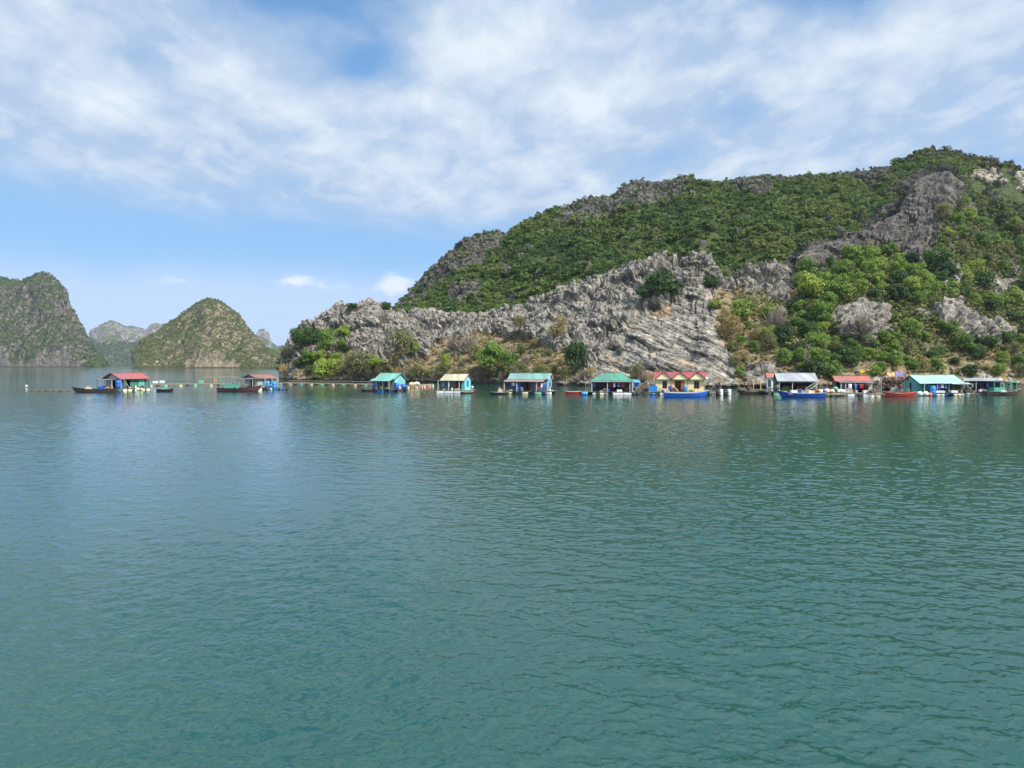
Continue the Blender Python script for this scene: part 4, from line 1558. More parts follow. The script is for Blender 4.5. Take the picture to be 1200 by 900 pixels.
def boat(p, rz, L, B, D, mat, rail, label, name="boat", cat="boat", bow=.5, stern=.15, double=False, floor="wood", thwarts=(-.45, .05, .45), stripe=None):
    t = empty(name, p, R(rz), label, cat)
    hb, top = hull(L, B, D, bow, stern, double=double)
    hb.build("hull", MT[mat], t)
    g = MB()
    for sgn_ in (1, -1):
        for a, c in zip(top[:-1], top[1:]):
            g.bar((a[0], sgn_ * a[1], a[2] + .02), (c[0], sgn_ * c[1], c[2] + .02), .09, .06)
    g.build("gunwale", MT[rail], t)
    for k in thwarts:
        x = k * L / 2
        w = np.interp(x, [a[0] for a in top], [a[1] for a in top]) * 1.6
        MB().box(x - .13, x + .13, -w / 2, w / 2, D * .42, D * .47).build("thwart", MT[floor], t)
    if stripe:
        s_ = MB()
        for sgn_ in (1, -1):
            for a, c in zip(top[:-2], top[1:-1]):
                s_.bar((a[0], sgn_ * (a[1] + .012), a[2] - .13), (c[0], sgn_ * (c[1] + .012), c[2] - .13), .025, .09)
        s_.build("stripe", MT[stripe], t)
    return t


def outboard(p, rz, label):
    t = empty("outboard_motor", p, R(rz), label, "outboard motor")
    MB().ball((0, 0, .62), .22, (1.1, .75, 1.1), 12, 7).build("cowling", MT["barrel_black"], t, True)
    MB().cyl((0, 0, .45), (.06, 0, -.35), .07, 8, .05).box(-.12, .16, -.09, .09, .36, .42).build("shaft", MT["tyre"], t)
    MB().bar((.1, 0, .5), (.62, 0, .58), .05).build("tiller", MT["metal"], t)
    return t


def skin_body(name, pts, edges, rad, mat, parent, sub=2):
    me = bpy.data.meshes.new(name)
    me.from_pydata(pts, edges, [])
    o = bpy.data.objects.new(name, me)
    COL.objects.link(o)
    sm = o.modifiers.new("Skin", "SKIN")
    for i, r in enumerate(rad):
        me.skin_vertices[0].data[i].radius = (r, r) if not isinstance(r, tuple) else r
        me.skin_vertices[0].data[i].use_root = (i == 0)
    ss = o.modifiers.new("Sub", "SUBSURF")
    ss.levels = sub
    dg = bpy.context.evaluated_depsgraph_get()
    nm = bpy.data.meshes.new_from_object(o.evaluated_get(dg))
    bpy.data.objects.remove(o)
    nm.name = name
    nm.materials.clear()
    nm.materials.append(mat)
    nm.polygons.foreach_set("use_smooth", [True] * len(nm.polygons))
    return link(name, nm, parent)


def person(p, rz, shirt, trousers, label, bend=0.0, knees=0.0, arm=(.25, .1), sit=False, hat=None):
    """standing or stooping figure facing -y; bend leans the trunk forward"""
    t = empty("person", p, R(rz), label, "person")
    hipz = .86 if not sit else .42
    H = Vector((0, 0, hipz))
    fwd = Vector((0, -math.sin(bend), math.cos(bend)))
    ch = H + fwd * .38; nk = H + fwd * .54; hd = nk + (fwd * .16 + Vector((0, -.03, .02))); tp = hd + fwd * .10
    def arm_pts(sg, f, o):
        s0 = ch + fwd * .08 + Vector((sg * .19, 0, 0))
        e = s0 + Vector((sg * (.06 + o), -f * .22, -.25))
        w = e + Vector((0, -.12 - f * .15, -.17))
        h = w + Vector((0, -.05, -.06))
        return s0, e, w, h
    def leg_pts(sg):
        h0 = H + Vector((sg * .09, 0, -.04))
        if sit:
            k = h0 + Vector((sg * .04, -.42, .03)); a = k + Vector((0, -.02, -.36))
        else:
            k = h0 + Vector((sg * .03, -.06 - knees * .15, -.38)); a = Vector((sg * .13, .03, .07))
        f = a + Vector((0, -.15, -.035))
        return h0, k, a, f
    pts = [H, ch, nk, hd, tp]; ed = [(0, 1), (1, 2), (2, 3), (3, 4)]; rad = [(.13, .11), (.15, .11), .055, (.085, .095), .06]
    A = []
    for sg in (-1, 1):
        i = len(pts); q = arm_pts(sg, arm[0], arm[1]); A.append(q)
        pts += q; ed += [(1, i), (i, i + 1), (i + 1, i + 2), (i + 2, i + 3)]; rad += [.06, .045, .032, .036]
        i = len(pts); q = leg_pts(sg); A.append(q)
        pts += q; ed += [(0, i), (i, i + 1), (i + 1, i + 2), (i + 2, i + 3)]; rad += [.085, .06, .042, .04]
    skin_body("body", [tuple(v) for v in pts], ed, rad, MT["skin"], t)
    # shirt
    sp = [H + fwd * .04, ch, ch + fwd * .1]; se = [(0, 1), (1, 2)]; sr = [(.15, .13), (.175, .135), (.10, .09)]
    for q in (A[0], A[2]):
        i = len(sp); sp += [q[0], q[1]]; se += [(1, i), (i, i + 1)]; sr += [.078, .062]
    skin_body("shirt", [tuple(v) for v in sp], se, sr, MT[shirt], t)
    tpz = [H]; te = []; trd = [(.15, .13)]
    for q in (A[1], A[3]):
        i = len(tpz); tpz += [q[0], q[1], q[2] + Vector((0, 0, .06))]; te += [(0, i), (i, i + 1), (i + 1, i + 2)]; trd += [.105, .08, .06]
    skin_body("trousers", [tuple(v) for v in tpz], te, trd, MT[trousers], t)
    hb = MB().ball((hd.x, hd.y + .025, hd.z + .06), .115, (.95, 1.0, .95), 12, 8)
    hb.build("hair", MT["hair"], t, True)
    if hat:
        MB().cyl((hd.x, hd.y, hd.z + .09), (hd.x, hd.y, hd.z + .28), .27, 16, .01).build("hat", MT[hat], t)
    return t


def walkway(px0, px1, py, label, wid=1.1, floats=None, z=.42, mat="bamboo", step=2.0, name="walkway", rails=False, y1=None):
    """a long raft of bamboo and planks on floats, following the water"""
    a, c = at0(px0, py), at0(px1, y1 if y1 is not None else py)
    d = c - a
    L = d.length
    t = empty(name, a, math.atan2(d.y, d.x), label, "raft")
    b = MB()
    for k in range(5):
        y = k * wid / 5
        x = 0.0
        while x < L - .05:
            l = min(rnd.uniform(2.5, 4.5), L - x)
            b.cyl((x, y + rnd.uniform(-.03, .03), z + rnd.uniform(-.03, .03)), (x + l, y + rnd.uniform(-.03, .03), z + rnd.uniform(-.03, .03)), .075, 6)
            x += l
    for x in np.arange(.4, L, 1.6):
        b.box(x - .07, x + .07, -.05, wid + .05, z - .18, z - .075)
    b.build("deck", MT[mat], t)
    x = step * .5
    fl = floats or ["barrel_white"]
    i = 0
    while x < L - .3:
        m = fl[i % len(fl)]
        if m:
            MB().cyl((x - .42, .28, z - .18 - .2), (x + .42, .28, z - .18 - .2), .25, 10).build("float_barrel", MT[m], t, True)
        i += 1
        x += step * rnd.uniform(.85, 1.15)
    return t
# ---------------------------------------------------------------- A: red roof, far left
f = Fr(154, 457.5, 65)
A_ = empty("float_house", f.o, f.rz, "floating house with a bright red tin roof and blue barrel at its corner, far left", "float house")
platform(A_, -4.6, 4.6, -.9, 5.6, .5, [(-2.2, "barrel_white", .9, "barrel"), (-.9, "barrel_cream", .9, "barrel"), (.8, "barrel_white", .9, "barrel"), (2.4, "barrel_cream", .9, "barrel"), (3.8, "barrel_white", .9, "barrel")])
b = MB(); split_wall(b, -2.6, 4.0, .5, 2.75, 0, .08, [(-1.2, -.3, .5, 2.4)]); b.build("wall", MT["teal_dark"], A_)
side_wall(A_, -2.6, .085, 5.0, .5, 2.75, 2.5, 3.85, .08, "cloth_white", (1.4, 3.4, .5, 2.3)); side_wall(A_, 3.92, .085, 5.0, .5, 2.75, 2.5, 3.85, .08, "teal")
b = MB().box(-2.6, 4.0, 4.92, 5.0, .5, 2.75); b.build("wall", MT["teal_dark"], A_)
gable_roof(A_, -3.3, 4.6, -.75, 2.62, 5.7, 2.62, 2.5, 3.95, "roof_red", trim="wood_dark")
b = MB().slab([(-5.0, .3, 2.45), (-2.72, .3, 2.75), (-2.72, 5.6, 2.75), (-5.0, 5.6, 2.45)], .05); b.build("lean_to_roof", MT["roof_slate"], A_)
posts(A_, [(-4.5, .5), (-4.5, 2.8), (-4.5, 5.3), (-3.1, -.6)], .5, 2.42, .11, "post_pale")
MB().box(1.9, 3.3, -.05, -.005, .6, 2.5).build("door", MT["teal"], A_); MB().box(4.35, 4.45, -.85, .1, .5, 2.2).build("side_panel", MT["teal_light"], A_)
MB().bar((-2.6, -.75, 2.6), (-1.1, -.8, .55), .2, .05).build("gangplank", MT["hull_white"], A_)
barrel(f.w(-3.7, -.55, .5), "barrel_blue", "tall blue barrel at the corner of the red roofed float house", .52, 1.9)
heap(f.w(-4.1, 1.6, .5), 1.6, 1.4, .7, "net_brown", "brown net heap under the grey lean-to of the red roofed float house", seed=1)
crate(f.w(-4.3, 3.2, .5), .9, .7, .6, "barrel_blue", "blue crate under the grey lean-to of the red roofed float house")
buoy(f.w(.4, -1.6, .0), .34, "barrel_white", "white buoy floating before the red roofed float house")
buoy(f.w(1.4, -1.5, .0), .3, "barrel_cream", "cream buoy floating beside the white one before the red roof")
crate(f.w(4.2, 1.2, .5), .8, .8, .7, "foam", "white foam box at the far corner of the red roofed house")
p = at0(112, 459.5)
t = boat(p, 182, 9.0, 1.7, .95, "hull_brown", "wood_dark", "long dark brown wooden boat moored left of the red roofed float house", bow=.45, stern=.1, thwarts=(-.6, -.2, .3, .6))
crate(p + Vector((1.0, .1, .4)), .9, .7, .75, "barrel_blue", "blue tub standing in the long dark brown boat")
heap(p + Vector((-1.6, 0, .35)), 1.5, .9, .75, "net_pale", "white net bundle in the long dark brown boat", seed=2, name="net_bundle", cat="net bundle")
heap(p + Vector((2.6, .1, .35)), 1.5, .9, .6, "net_brown", "brown net bundle in the stern of the long dark brown boat", seed=3, name="net_bundle", cat="net bundle")
walkway(33, 95, 458.2, "low bamboo boom drifting left of the long brown boat", .7, [None], z=.2)
buoy(at0(31, 453.5), .3, "barrel_white", "lone white buoy on the open water, far left")
boat(at0(193, 459), 4, 3.5, 1.1, .7, "barrel_black", "wood_dark", "small black rowing boat right of the red roofed float house", bow=.25, stern=.12, double=True, thwarts=(-.3, .3))
walkway(172, 272, 452.5, "long bamboo raft on white barrels between the two left float houses", 4.5, ["barrel_cream", "barrel_black", "barrel_green", None], z=.45, y1=451.5)
for k, (x, y, m, lb) in enumerate([(182, 451.5, "foam", "white foam box at the left end of the long bamboo raft"), (236, 450.8, "barrel_green", "pale green crate in the middle of the long bamboo raft"), (190, 451, "foam", "second white foam box from the left end of the long raft")]):
    q = at0(x, y); q.z = .58
    crate(q, 1.1, .8, .6, m, lb)
flag(at0(251.5, 451.8) + Vector((0, 0, .5)), 1.5, "orange", "orange flag on the right end of the long bamboo raft")
walkway(235, 278, 442.8, "pale narrow raft lying far out behind the turquoise cabin boat", 3.0, [None], z=.35, mat="wood_pale")
walkway(196, 330, 446.3, "thin dark fish pen boom out behind the long bamboo raft", 1.0, [None], z=.35, mat="wood", name="boom")

# ---------------------------------------------------------------- B: pale house and turquoise cabin boat
f = Fr(311, 456.3, 57)
B_ = empty("float_house", f.o, f.rz, "pale float house with a small rust brown roof behind the turquoise cabin boat", "float house")
platform(B_, -4.2, 3.4, -.8, 5.2, .5, [(-2.0, "barrel_white", .9, "barrel"), (-.5, "barrel_black", .9, "barrel"), (1.0, "barrel_white", .9, "barrel"), (2.4, "barrel_black", .9, "barrel")])
b = MB(); split_wall(b, -2.2, 2.9, .5, 2.7, 0, .08, [(-.9, -.2, .5, 2.4), (1.0, 1.8, 1.2, 2.2)]); b.build("wall", MT["pale_grey"], B_)
side_wall(B_, -2.2, .085, 4.6, .5, 2.7, 2.3, 3.45, .08, "cloth_white", (1.2, 2.6, .5, 2.35)); side_wall(B_, 2.82, .085, 4.6, .5, 2.7, 2.3, 3.45, .08, "pale_grey")
MB().box(-2.2, 2.9, 4.52, 4.6, .5, 2.7).build("wall", MT["pale_grey"], B_)
gable_roof(B_, -2.9, 3.4, -.7, 2.6, 5.3, 2.6, 2.3, 3.52, "roof_brown", trim="wood_dark")
posts(B_, [(-3.9, -.4), (-3.9, 5.0), (-.6, -.65), (1.4, -.65), (3.1, -.65)], .5, 2.62, .11, "post_pale")
MB().slab([(-4.4, -.6, 2.5), (-2.3, -.6, 2.8), (-2.3, 5.4, 2.8), (-4.4, 5.4, 2.5)], .05).build("lean_to_roof", MT["roof_slate"], B_)
window(B_, 1.0, 1.8, 1.2, 2.2, .02, "teal")
MB().box(-.9, -.25, .01, .05, .5, 2.4).build("door", MT["teal"], B_)
q = at0(314, 456.5); q.z = .5
barrel(q + Vector((0, 0, 0)), "barrel_sky", "blue barrel left of the pair beside the rust brown roofed house", .48, 1.45)
q = at0(321.5, 456.5); q.z = .0
barrel(q, "barrel_sky", "blue barrel right of the pair beside the rust brown roofed house", .5, 1.9)
for k, x in enumerate((327, 331, 336)):
    buoy(at0(x, 457.3), .3, ["barrel_black", "barrel_blue", "barrel_black"][k], ["black float bobbing right of the blue barrel pair", "blue float bobbing between two black ones", "last black float in the row right of the blue barrels"][k])
p = at0(280, 458.6)
t = boat(p, 2, 9.2, 2.1, 1.0, "hull_maroon", "wood_dark", "maroon hulled boat with a turquoise cabin and rising bow, moored left", "cabin_boat", bow=.75, stern=.1, thwarts=(.45, .65))
MB().box(-2.9, -.2, -.75, .75, .55, 1.55).build("cabin", MT["turquoise"], t)
MB().box(-3.1, 0, -.9, .9, 2.15, 2.22).build("canopy", MT["tarp_blue"], t)
for x in (-3.0, -2.2, -1.5, -.8, -.1):
    for y in (-.8, .8):
        MB().box(x - .04, x + .04, y - .04, y + .04, 1.5, 2.15).build("post", MT["teal_pale"], t)
MB().box(-4.0, -3.85, -.3, -.15, .6, 2.9).build("mast", MT["turquoise"], t)
MB().box(-2.7, -.4, -.76, -.752, 1.15, 1.45).build("window_strip", MT["turquoise"], t)
MB().torus((-.6, -1.03, .55), .28, .1, "y").build("tyre", MT["tyre"], t)
heap(p + Vector((1.2, .1, .55)), 1.4, 1.0, .9, "net_grey", "dark net pile amidships in the turquoise cabin boat", seed=4)
crate(p + Vector((2.2, 0, .5)), .7, .6, .6, "cloth_dark", "dark fish box before the bow of the turquoise cabin boat")
walkway(325, 436, 450.2, "bamboo fish farm raft reaching from the pale house to the teal house", 5.0, ["barrel_green", "barrel_black", "barrel_cream", "barrel_black"], z=.42, y1=452.2)
walkway(338, 432, 447.4, "plank walkway out behind the bamboo fish farm raft", 1.2, [None], z=.4, mat="wood", y1=448.6)

# ---------------------------------------------------------------- C: teal house with flared roof
f = Fr(451, 458.6, -30, .85)
C_ = empty("float_house", f.o, f.rz, "teal float house with a sea green roof sweeping over its porch and bright gable", "float house")
C_.scale = (.85, .85, .98)
platform(C_, -3.9, 3.9, -1.5, 4.8, .55, [(-3.4, "barrel_black", .9, "barrel"), (-2.2, "barrel_black", .9, "barrel"), (-1.0, "barrel_blue", .9, "barrel"), (0.3, "barrel_sky", .9, "barrel"), (1.6, "barrel_black", .9, "barrel"), (2.7, "barrel_blue", .9, "barrel"), (-2.8, "tyre", 1, "tyre"), (2.2, "tyre", 1, "tyre")])
b = MB(); split_wall(b, -2.9, 3.2, .55, 2.7, 0, .08, [(-1.5, -.5, 1.25, 2.2), (-.1, .8, .55, 2.5), (1.3, 2.3, .55, 2.5)]); b.build("wall", MT["teal"], C_)
side_wall(C_, -2.9, .085, 4.4, .55, 2.7, 2.3, 4.0, .08, "teal"); side_wall(C_, 3.12, .085, 4.4, .55, 2.7, 2.3, 4.0, .08, "teal_light")  # right gable in lighter teal: its sunlight is put into the colour
MB().box(-2.9, 3.2, 4.32, 4.4, .55, 2.7).build("wall", MT["teal"], C_)
rf = gable_roof(C_, -3.2, 3.55, -.35, 2.75, 4.9, 2.6, 2.3, 4.1, "roof_teal", trim="teal_dark")
MB().slab([(-3.6, -1.75, 2.35), (2.9, -1.75, 2.35), (2.9, -.3, 2.8), (-3.6, -.3, 2.8)], .05).build("porch_roof", MT["roof_teal"], C_)
posts(C_, [(-3.4, -1.5), (-1.6, -1.5), (.5, -1.5), (2.6, -1.5)], .55, 2.4, .13, "post_pale")
window(C_, -1.5, -.5, 1.25, 2.2, .02, "maroon")
door(C_, -.1, .75, .55, 2.5, .04, "maroon"); door(C_, 1.35, 2.3, .55, 2.5, .04, "maroon")
side_window(C_, 3.2, 1.5, 2.6, 1.5, 2.5, "blue_light", "teal_light")
barrel(f.w(-2.6, -1.05, .55), "barrel_blue", "blue barrel on the porch of the teal float house", .36, 1.15)
barrel(f.w(3.65, .3, .55), "barrel_blue", "upright blue barrel against the bright teal gable", .48, 1.35)
barrel(f.w(3.7, 2.9, .55), "barrel_blue", "tilted blue drum at the back of the bright teal gable", .5, 1.1, True, R(60))
crate(f.w(3.6, 1.4, .55), .7, .6, .55, "barrel_white", "small white box between the two blue drums of the teal house")
p = at0(488, 456.5)
walkway(478, 509, 455.2, "short plank raft carrying cream sacks right of the teal house", 2.2, ["barrel_white", "orange", "barrel_cream"], z=.5, mat="wood_pale", y1=452.5)
for k, (x, y) in enumerate(((482, 454.8), (487, 454.3), (490, 454.6))):
    q = at0(x, y); q.z = .58
    t = empty("sack", q, k, ["cream sack leftmost on the plank raft right of the teal house", "cream sack in the middle of the plank raft", "fat cream sack by the orange float on the plank raft"][k], "sack")
    MB().ball((0, 0, .42), .62, (1, .75, .72), 12, 8, .05).build("bag", MT["barrel_cream"], t, True)
    MB().ball((.35, 0, .82), .16, (1, 1, 1.2), 8, 5, .1).build("neck", MT["sand_rope"], t)
boat(at0(430.5, 458.8), 15, 2.6, 1.0, .55, "barrel_black", "wood_dark", "small black skiff at the left corner of the teal house", "skiff", "skiff", bow=.2, thwarts=(0.1,))

# ---------------------------------------------------------------- D: beige roof
f = Fr(531, 460.6, -15)
D_ = empty("float_house", f.o, f.rz, "small cyan float house with a plain beige roof on white foam blocks", "float house")
platform(D_, -3.2, 3.4, -1.2, 4.6, .6, [(-2.4, "foam", 1.6, "block"), (-.5, "foam", 1.9, "block"), (1.3, "foam", 1.3, "block"), (2.6, "barrel_black", .9, "barrel"), (3.0, "barrel_cream", .5, "barrel")], "wood_pale")
b = MB(); split_wall(b, -2.1, 2.5, .6, 2.75, 0, .08, [(-1.5, -.5, 1.2, 2.4), (.4, 1.8, .6, 2.6)]); b.build("wall", MT["teal"], D_)
side_wall(D_, -2.1, .085, 4.2, .6, 2.75, 2.3, 3.6, .08, "teal"); side_wall(D_, 2.42, .085, 4.2, .6, 2.75, 2.3, 3.6, .08, "teal_light")  # sunny right side painted lighter than the other walls
MB().box(-2.1, 2.5, 4.12, 4.2, .6, 2.75).build("wall", MT["teal"], D_)
gable_roof(D_, -2.5, 2.75, -1.3, 2.6, 4.7, 2.65, 2.1, 3.9, "roof_beige", trim="maroon")
posts(D_, [(-2.9, -1.1), (-.6, -1.1), (1.7, -1.1)], .6, 2.65, .12, "post_pale")
window(D_, -1.5, -.5, 1.2, 2.4, .02, "teal_dark"); MB().box(.42, 1.0, .02, .06, .6, 2.55).build("door", MT["wood_dark"], D_)
side_window(D_, 2.5, 1.2, 2.6, 1.3, 2.5, "barrel_blue", "barrel_sky")
heap(f.w(-2.75, -.4, .6), .9, .9, .9, "net_grey", "grey net bundle hanging by the left post of the beige roofed house", seed=5)
boat(at0(547, 461.3), 5, 2.6, .9, .5, "hull_brown", "hull_white", "tiny brown skiff tied right of the beige roofed house", "skiff", "skiff", bow=.15, thwarts=(0,))
buoy(at0(553.5, 455), .3, "barrel_white", "small white buoy floating right of the beige roofed house")

# ---------------------------------------------------------------- E: long blue house
f = Fr(619, 461.5, -14)
E_ = empty("float_house", f.o, f.rz, "long blue float house with a greyish sea green roof and ragged porch awning", "float house")
platform(E_, -5.0, 5.0, -1.6, 4.6, .6, [(-3.6, "barrel_cream", 1.4, "barrel"), (-2.1, "barrel_black", .9, "barrel"), (-1.2, "tyre", 1, "tyre"), (-.4, "barrel_cream", 1.3, "barrel"), (1.0, "barrel_black", .9, "barrel"), (2.3, "barrel_green", 1.3, "barrel"), (3.6, "barrel_black", .8, "barrel"), (4.5, "barrel_white", 1.0, "barrel"), (-2.5, "tyre", 1, "tyre"), (1.3, "tyre", 1, "tyre")])
b = MB(); split_wall(b, -4.0, 4.0, .6, 2.95, 0, .08, [(-2.9, -2.2, 1.5, 2.5), (-1.5, .9, .6, 2.75), (1.6, 2.3, .6, 2.7)]); b.build("wall", MT["blue_wall"], E_)
side_wall(E_, -4.0, .085, 4.2, .6, 2.95, 2.1, 3.9, .08, "blue_wall"); side_wall(E_, 3.92, .085, 4.2, .6, 2.95, 2.1, 3.9, .08, "blue_light")  # right gable's sunlit tone comes from a lighter blue paint
MB().box(-4.0, 4.0, 4.12, 4.2, .6, 2.95).build("wall", MT["blue_wall"], E_)
gable_roof(E_, -4.1, 4.2, -.5, 2.95, 4.7, 2.85, 2.1, 4.15, "roof_sea", trim="post_pale")
MB().slab([(-4.7, -1.7, 2.6), (3.6, -1.7, 2.66), (3.7, -.45, 2.98), (-4.3, -.45, 2.94)], .05).build("porch_roof", MT["roof_brown"], E_)
MB().box(-4.6, 3.5, -1.74, -1.705, 2.5, 2.68).build("fascia", MT["post_pale"], E_)
posts(E_, [(-4.6, -1.5), (-2.0, -1.5), (2.0, -1.5), (4.2, -1.3)], .6, 2.58, .13, "post_pale")
window(E_, -2.9, -2.2, 1.5, 2.5, .02, "navy"); MB().box(-1.5, -.4, .02, .06, .6, 2.7).build("door", MT["navy"], E_)
MB().box(.35, .9, -.02, .03, .6, 2.72).build("door", MT["bamboo"], E_); MB().box(1.6, 2.25, .0, .05, .6, 2.68).build("curtain", MT["cloth_white"], E_)
side_window(E_, 4.0, 1.6, 2.6, 1.4, 2.2, "navy", "window_dark")
MB().box(-.3, .3, .9, 1.0, .6, 2.7).build("partition", MT["bamboo"], E_)
barrel(f.w(-1.9, -.9, .6), "barrel_blue", "blue barrel on the porch of the long blue float house", .42, 1.35)
bucket(f.w(-1.1, -1.2, .6), .26, .7, "barrel_white", "white bucket beside the blue barrel on the long blue porch")
boat(at0(585, 462.3), 4, 3.6, 1.3, .6, "barrel_black", "wood_pale", "black flat boat with grey bundle left of the long blue house", bow=.15, double=True, thwarts=(-.4, .4))
heap(at0(586, 462.1) + Vector((0, 0, .3)), 1.1, .9, .75, "net_pale", "grey bundle lying in the black flat boat", seed=6, name="net_bundle", cat="net bundle")
outboard(f.w(5.0, -.9, .55), 200, "outboard motor at the right end of the long blue house")
crate(f.w(4.6, .1, .6), .7, .6, .5, "cloth_white", "white box at the right end of the long blue house")

# ---------------------------------------------------------------- F: green hip roof
f = Fr(716, 462.6, -7)
F_ = empty("float_house", f.o, f.rz, "open float house with a bright green hipped roof and dark cluttered interior", "float house")
platform(F_, -5.0, 4.6, -.9, 6.0, .6, [(-3.1, "barrel_white", .9, "barrel"), (-1.9, "barrel_cream", .9, "barrel"), (-.7, "barrel_white", .5, "barrel"), (1.4, "foam", 2.0, "block"), (3.2, "foam", 1.4, "block"), (-2.5, "tyre", 1, "tyre"), (-.2, "tyre", 1, "tyre"), (4.3, "barrel_black", .8, "barrel")])
b = MB()
ex0, ex1, ey0, ey1, ze, zr = -4.0, 4.3, -1.1, 5.9, 2.75, 4.25
rx0, rx1, ry = -1.6, 2.0, 2.4
b.slab([(ex0, ey0, ze), (ex1, ey0, ze), (rx1, ry, zr), (rx0, ry, zr)], .05)
b.slab([(ex1, ey1, ze), (ex0, ey1, ze), (rx0, ry, zr + .003), (rx1, ry, zr + .003)], .05)
b.slab([(ex0, ey1, ze), (ex0, ey0, ze), (rx0, ry, zr), (rx0, ry + .01, zr)], .05)
b.slab([(ex1, ey0, ze), (ex1, ey1, ze), (rx1, ry + .01, zr), (rx1, ry, zr)], .05)
b.bar((rx0, ry, zr), (rx1, ry, zr), .2, .08)
b.build("roof", MT["roof_green"], F_)
MB().box(ex0 + .1, ex1 - .1, ey0 + .05, ey0 + .1, ze - .22, ze - .055).build("fascia", MT["post_pale"], F_)
posts(F_, [(-3.7, -.8), (-.7, -.8), (3.6, -.8), (4.1, -.8)], .6, 2.6, .13, "post_pale")
b = MB(); split_wall(b, -3.8, 4.0, .6, 2.7, 1.4, .08, [(-1.6, -.9, .6, 2.5), (.1, 1.2, .6, 2.5), (2.6, 3.4, .6, 2.5)]); b.build("wall", MT["navy"], F_)
MB().box(-3.8, -3.72, 1.485, 5.3, .6, 2.7).build("wall", MT["blue_wall"], F_); MB().box(3.92, 4.0, -.6, 5.3, .6, 2.7).build("wall", MT["blue_wall"], F_)
MB().box(-3.8, 4.0, 5.3, 5.38, .6, 2.7).build("wall", MT["navy"], F_)
door(F_, -1.55, -.95, .6, 2.45, 1.42, "maroon"); MB().box(.15, .6, 1.3, 1.35, .6, 2.4).build("curtain", MT["maroon"], F_); MB().box(2.65, 3.3, 1.3, 1.36, .8, 2.4).build("shutter", MT["orange_trim"], F_)
MB().bar((-5.2, -.8, 2.55), (-3.6, -.8, 2.62), .09).box(-4.95, -4.83, -.86, -.74, .6, 2.5).build("side_awning_frame", MT["bamboo"], F_)
for k, (x, m, lb) in enumerate([(-3.2, "cloth_blue", "pale blue cloth hanging leftmost under the green hipped roof"), (-2.6, "cloth_dark", "dark cloth hanging under the left of the green hipped roof"), (1.9, "cloth_maroon", "maroon cloth hanging in the middle of the green hipped roof house"), (2.25, "cloth_white", "white cloth hanging next to the maroon one under the green hipped roof")]):
    V = [(i * .09 - .25, .05 * math.sin(i * 1.3 + j), .0 - j * .22) for j in range(5) for i in range(6)]
    o = link("hanging_cloth", np_mesh("hanging_cloth", V, grid_faces(5, 6), MT[m], True)); o.location = f.w(x, .1 + .1 * k, 2.35); o.rotation_euler.z = f.rz
    o.modifiers.new("thick", "SOLIDIFY").thickness = .015
    tag(o, lb, "cloth")
bucket(f.w(-1.2, -.4, .6), .36, .6, "barrel_cream", "cream tub on the deck under the green hipped roof")
crate(f.w(1.6, -.5, .6), 1.0, .6, .4, "foam", "low white foam box on the deck under the green hipped roof")
person(f.w(-2.5, .5, .6), 20, "cloth_purple", "cloth_dark", "person in violet clothes standing under the left of the green hipped roof")
boat(at0(672, 461.8), 3, 3.2, 1.2, .75, "hull_red", "hull_white", "short red boat lying left of the green hipped roof house", bow=.12, stern=.1, thwarts=(-.2, .3))
barrel(at0(685, 463.2) + Vector((0, 0, -.12)), "barrel_sky", "bright blue drum afloat left of the green hipped roof house", .42, 1.1, True)
p = at0(746, 456)
t = empty("tarp_hut", p, 0, "low hut under a pale blue tarpaulin right of the green hipped roof", "hut")
MB().box(-.9, .9, -.6, .6, .35, .5).build("deck", MT["wood"], t); MB().slab([(-1.0, -.8, 1.7), (.9, -.8, 1.55), (.7, .7, 2.2), (-1.0, .7, 2.3)], .04).build("roof", MT["tarp_blue"], t)
for x, y in ((-.8, -.6), (.75, -.6), (-.8, .6), (.7, .6)):
    MB().box(x - .05, x + .05, y - .05, y + .05, .5, 1.6).build("post", MT["post_pale"], t)
MB().box(-.8, .7, -.1, -.05, .5, 1.5).build("side_sheet", MT["cloth_blue"], t)
walkway(742, 760, 462.2, "short dark raft heaped with nets left of the yellow house", 2.2, ["barrel_black"], z=.45, mat="wood_dark")
heap(at0(756, 460.8) + Vector((0, 0, .5)), 2.3, 1.8, 1.5, "net_brown", "large pinkish brown net heap left of the yellow house", seed=7)
heap(at0(747, 461.6) + Vector((0, 0, .5)), 1.4, 1.0, .7, "net_grey", "dark net heap right beside the green roofed house's deck", seed=8)

# ---------------------------------------------------------------- G: yellow house with three gables
f = Fr(797, 462.6, -11)
G_ = empty("float_house", f.o, f.rz, "cream yellow float house with three front gables and crimson roof", "float house")
platform(G_, -6.0, 5.6, -1.4, 4.8, .6, [(-5.3, "barrel_blue", .9, "barrel"), (-4.2, "tyre", 1, "tyre"), (-3.6, "barrel_white", .9, "barrel"), (-2.2, "barrel_black", .9, "barrel"), (0, "barrel_white", .9, "barrel"), (2, "barrel_white", .9, "barrel"), (4.6, "barrel_black", .9, "barrel"), (5.2, "tyre", 1, "tyre")], "wood_pale")
b = MB(); split_wall(b, -4.7, 4.7, .6, 3.05, 0, .1, [(-3.4, -2.5, 1.2, 2.7), (-1.3, .8, .6, 2.75), (2.6, 3.6, 1.2, 2.7)]); b.build("wall", MT["cream"], G_)
for s_ in (-4.7, 4.6):
    MB().box(s_, s_ + .1, .105, 4.4, .6, 3.05).build("wall", MT["cream"], G_)
MB().box(-4.7, 4.7, 4.4, 4.5, .6, 3.05).build("wall", MT["cream"], G_)
b = MB()
rz_ = 4.5
b.slab([(-5.0, .6, 3.25), (5.0, .6, 3.25), (5.0, 2.3, rz_), (-5.0, 2.3, rz_)], .05)
b.slab([(-5.0, 2.3, rz_ + .003), (5.0, 2.3, rz_ + .003), (5.0, 4.9, 3.0), (-5.0, 4.9, 3.0)], .05)
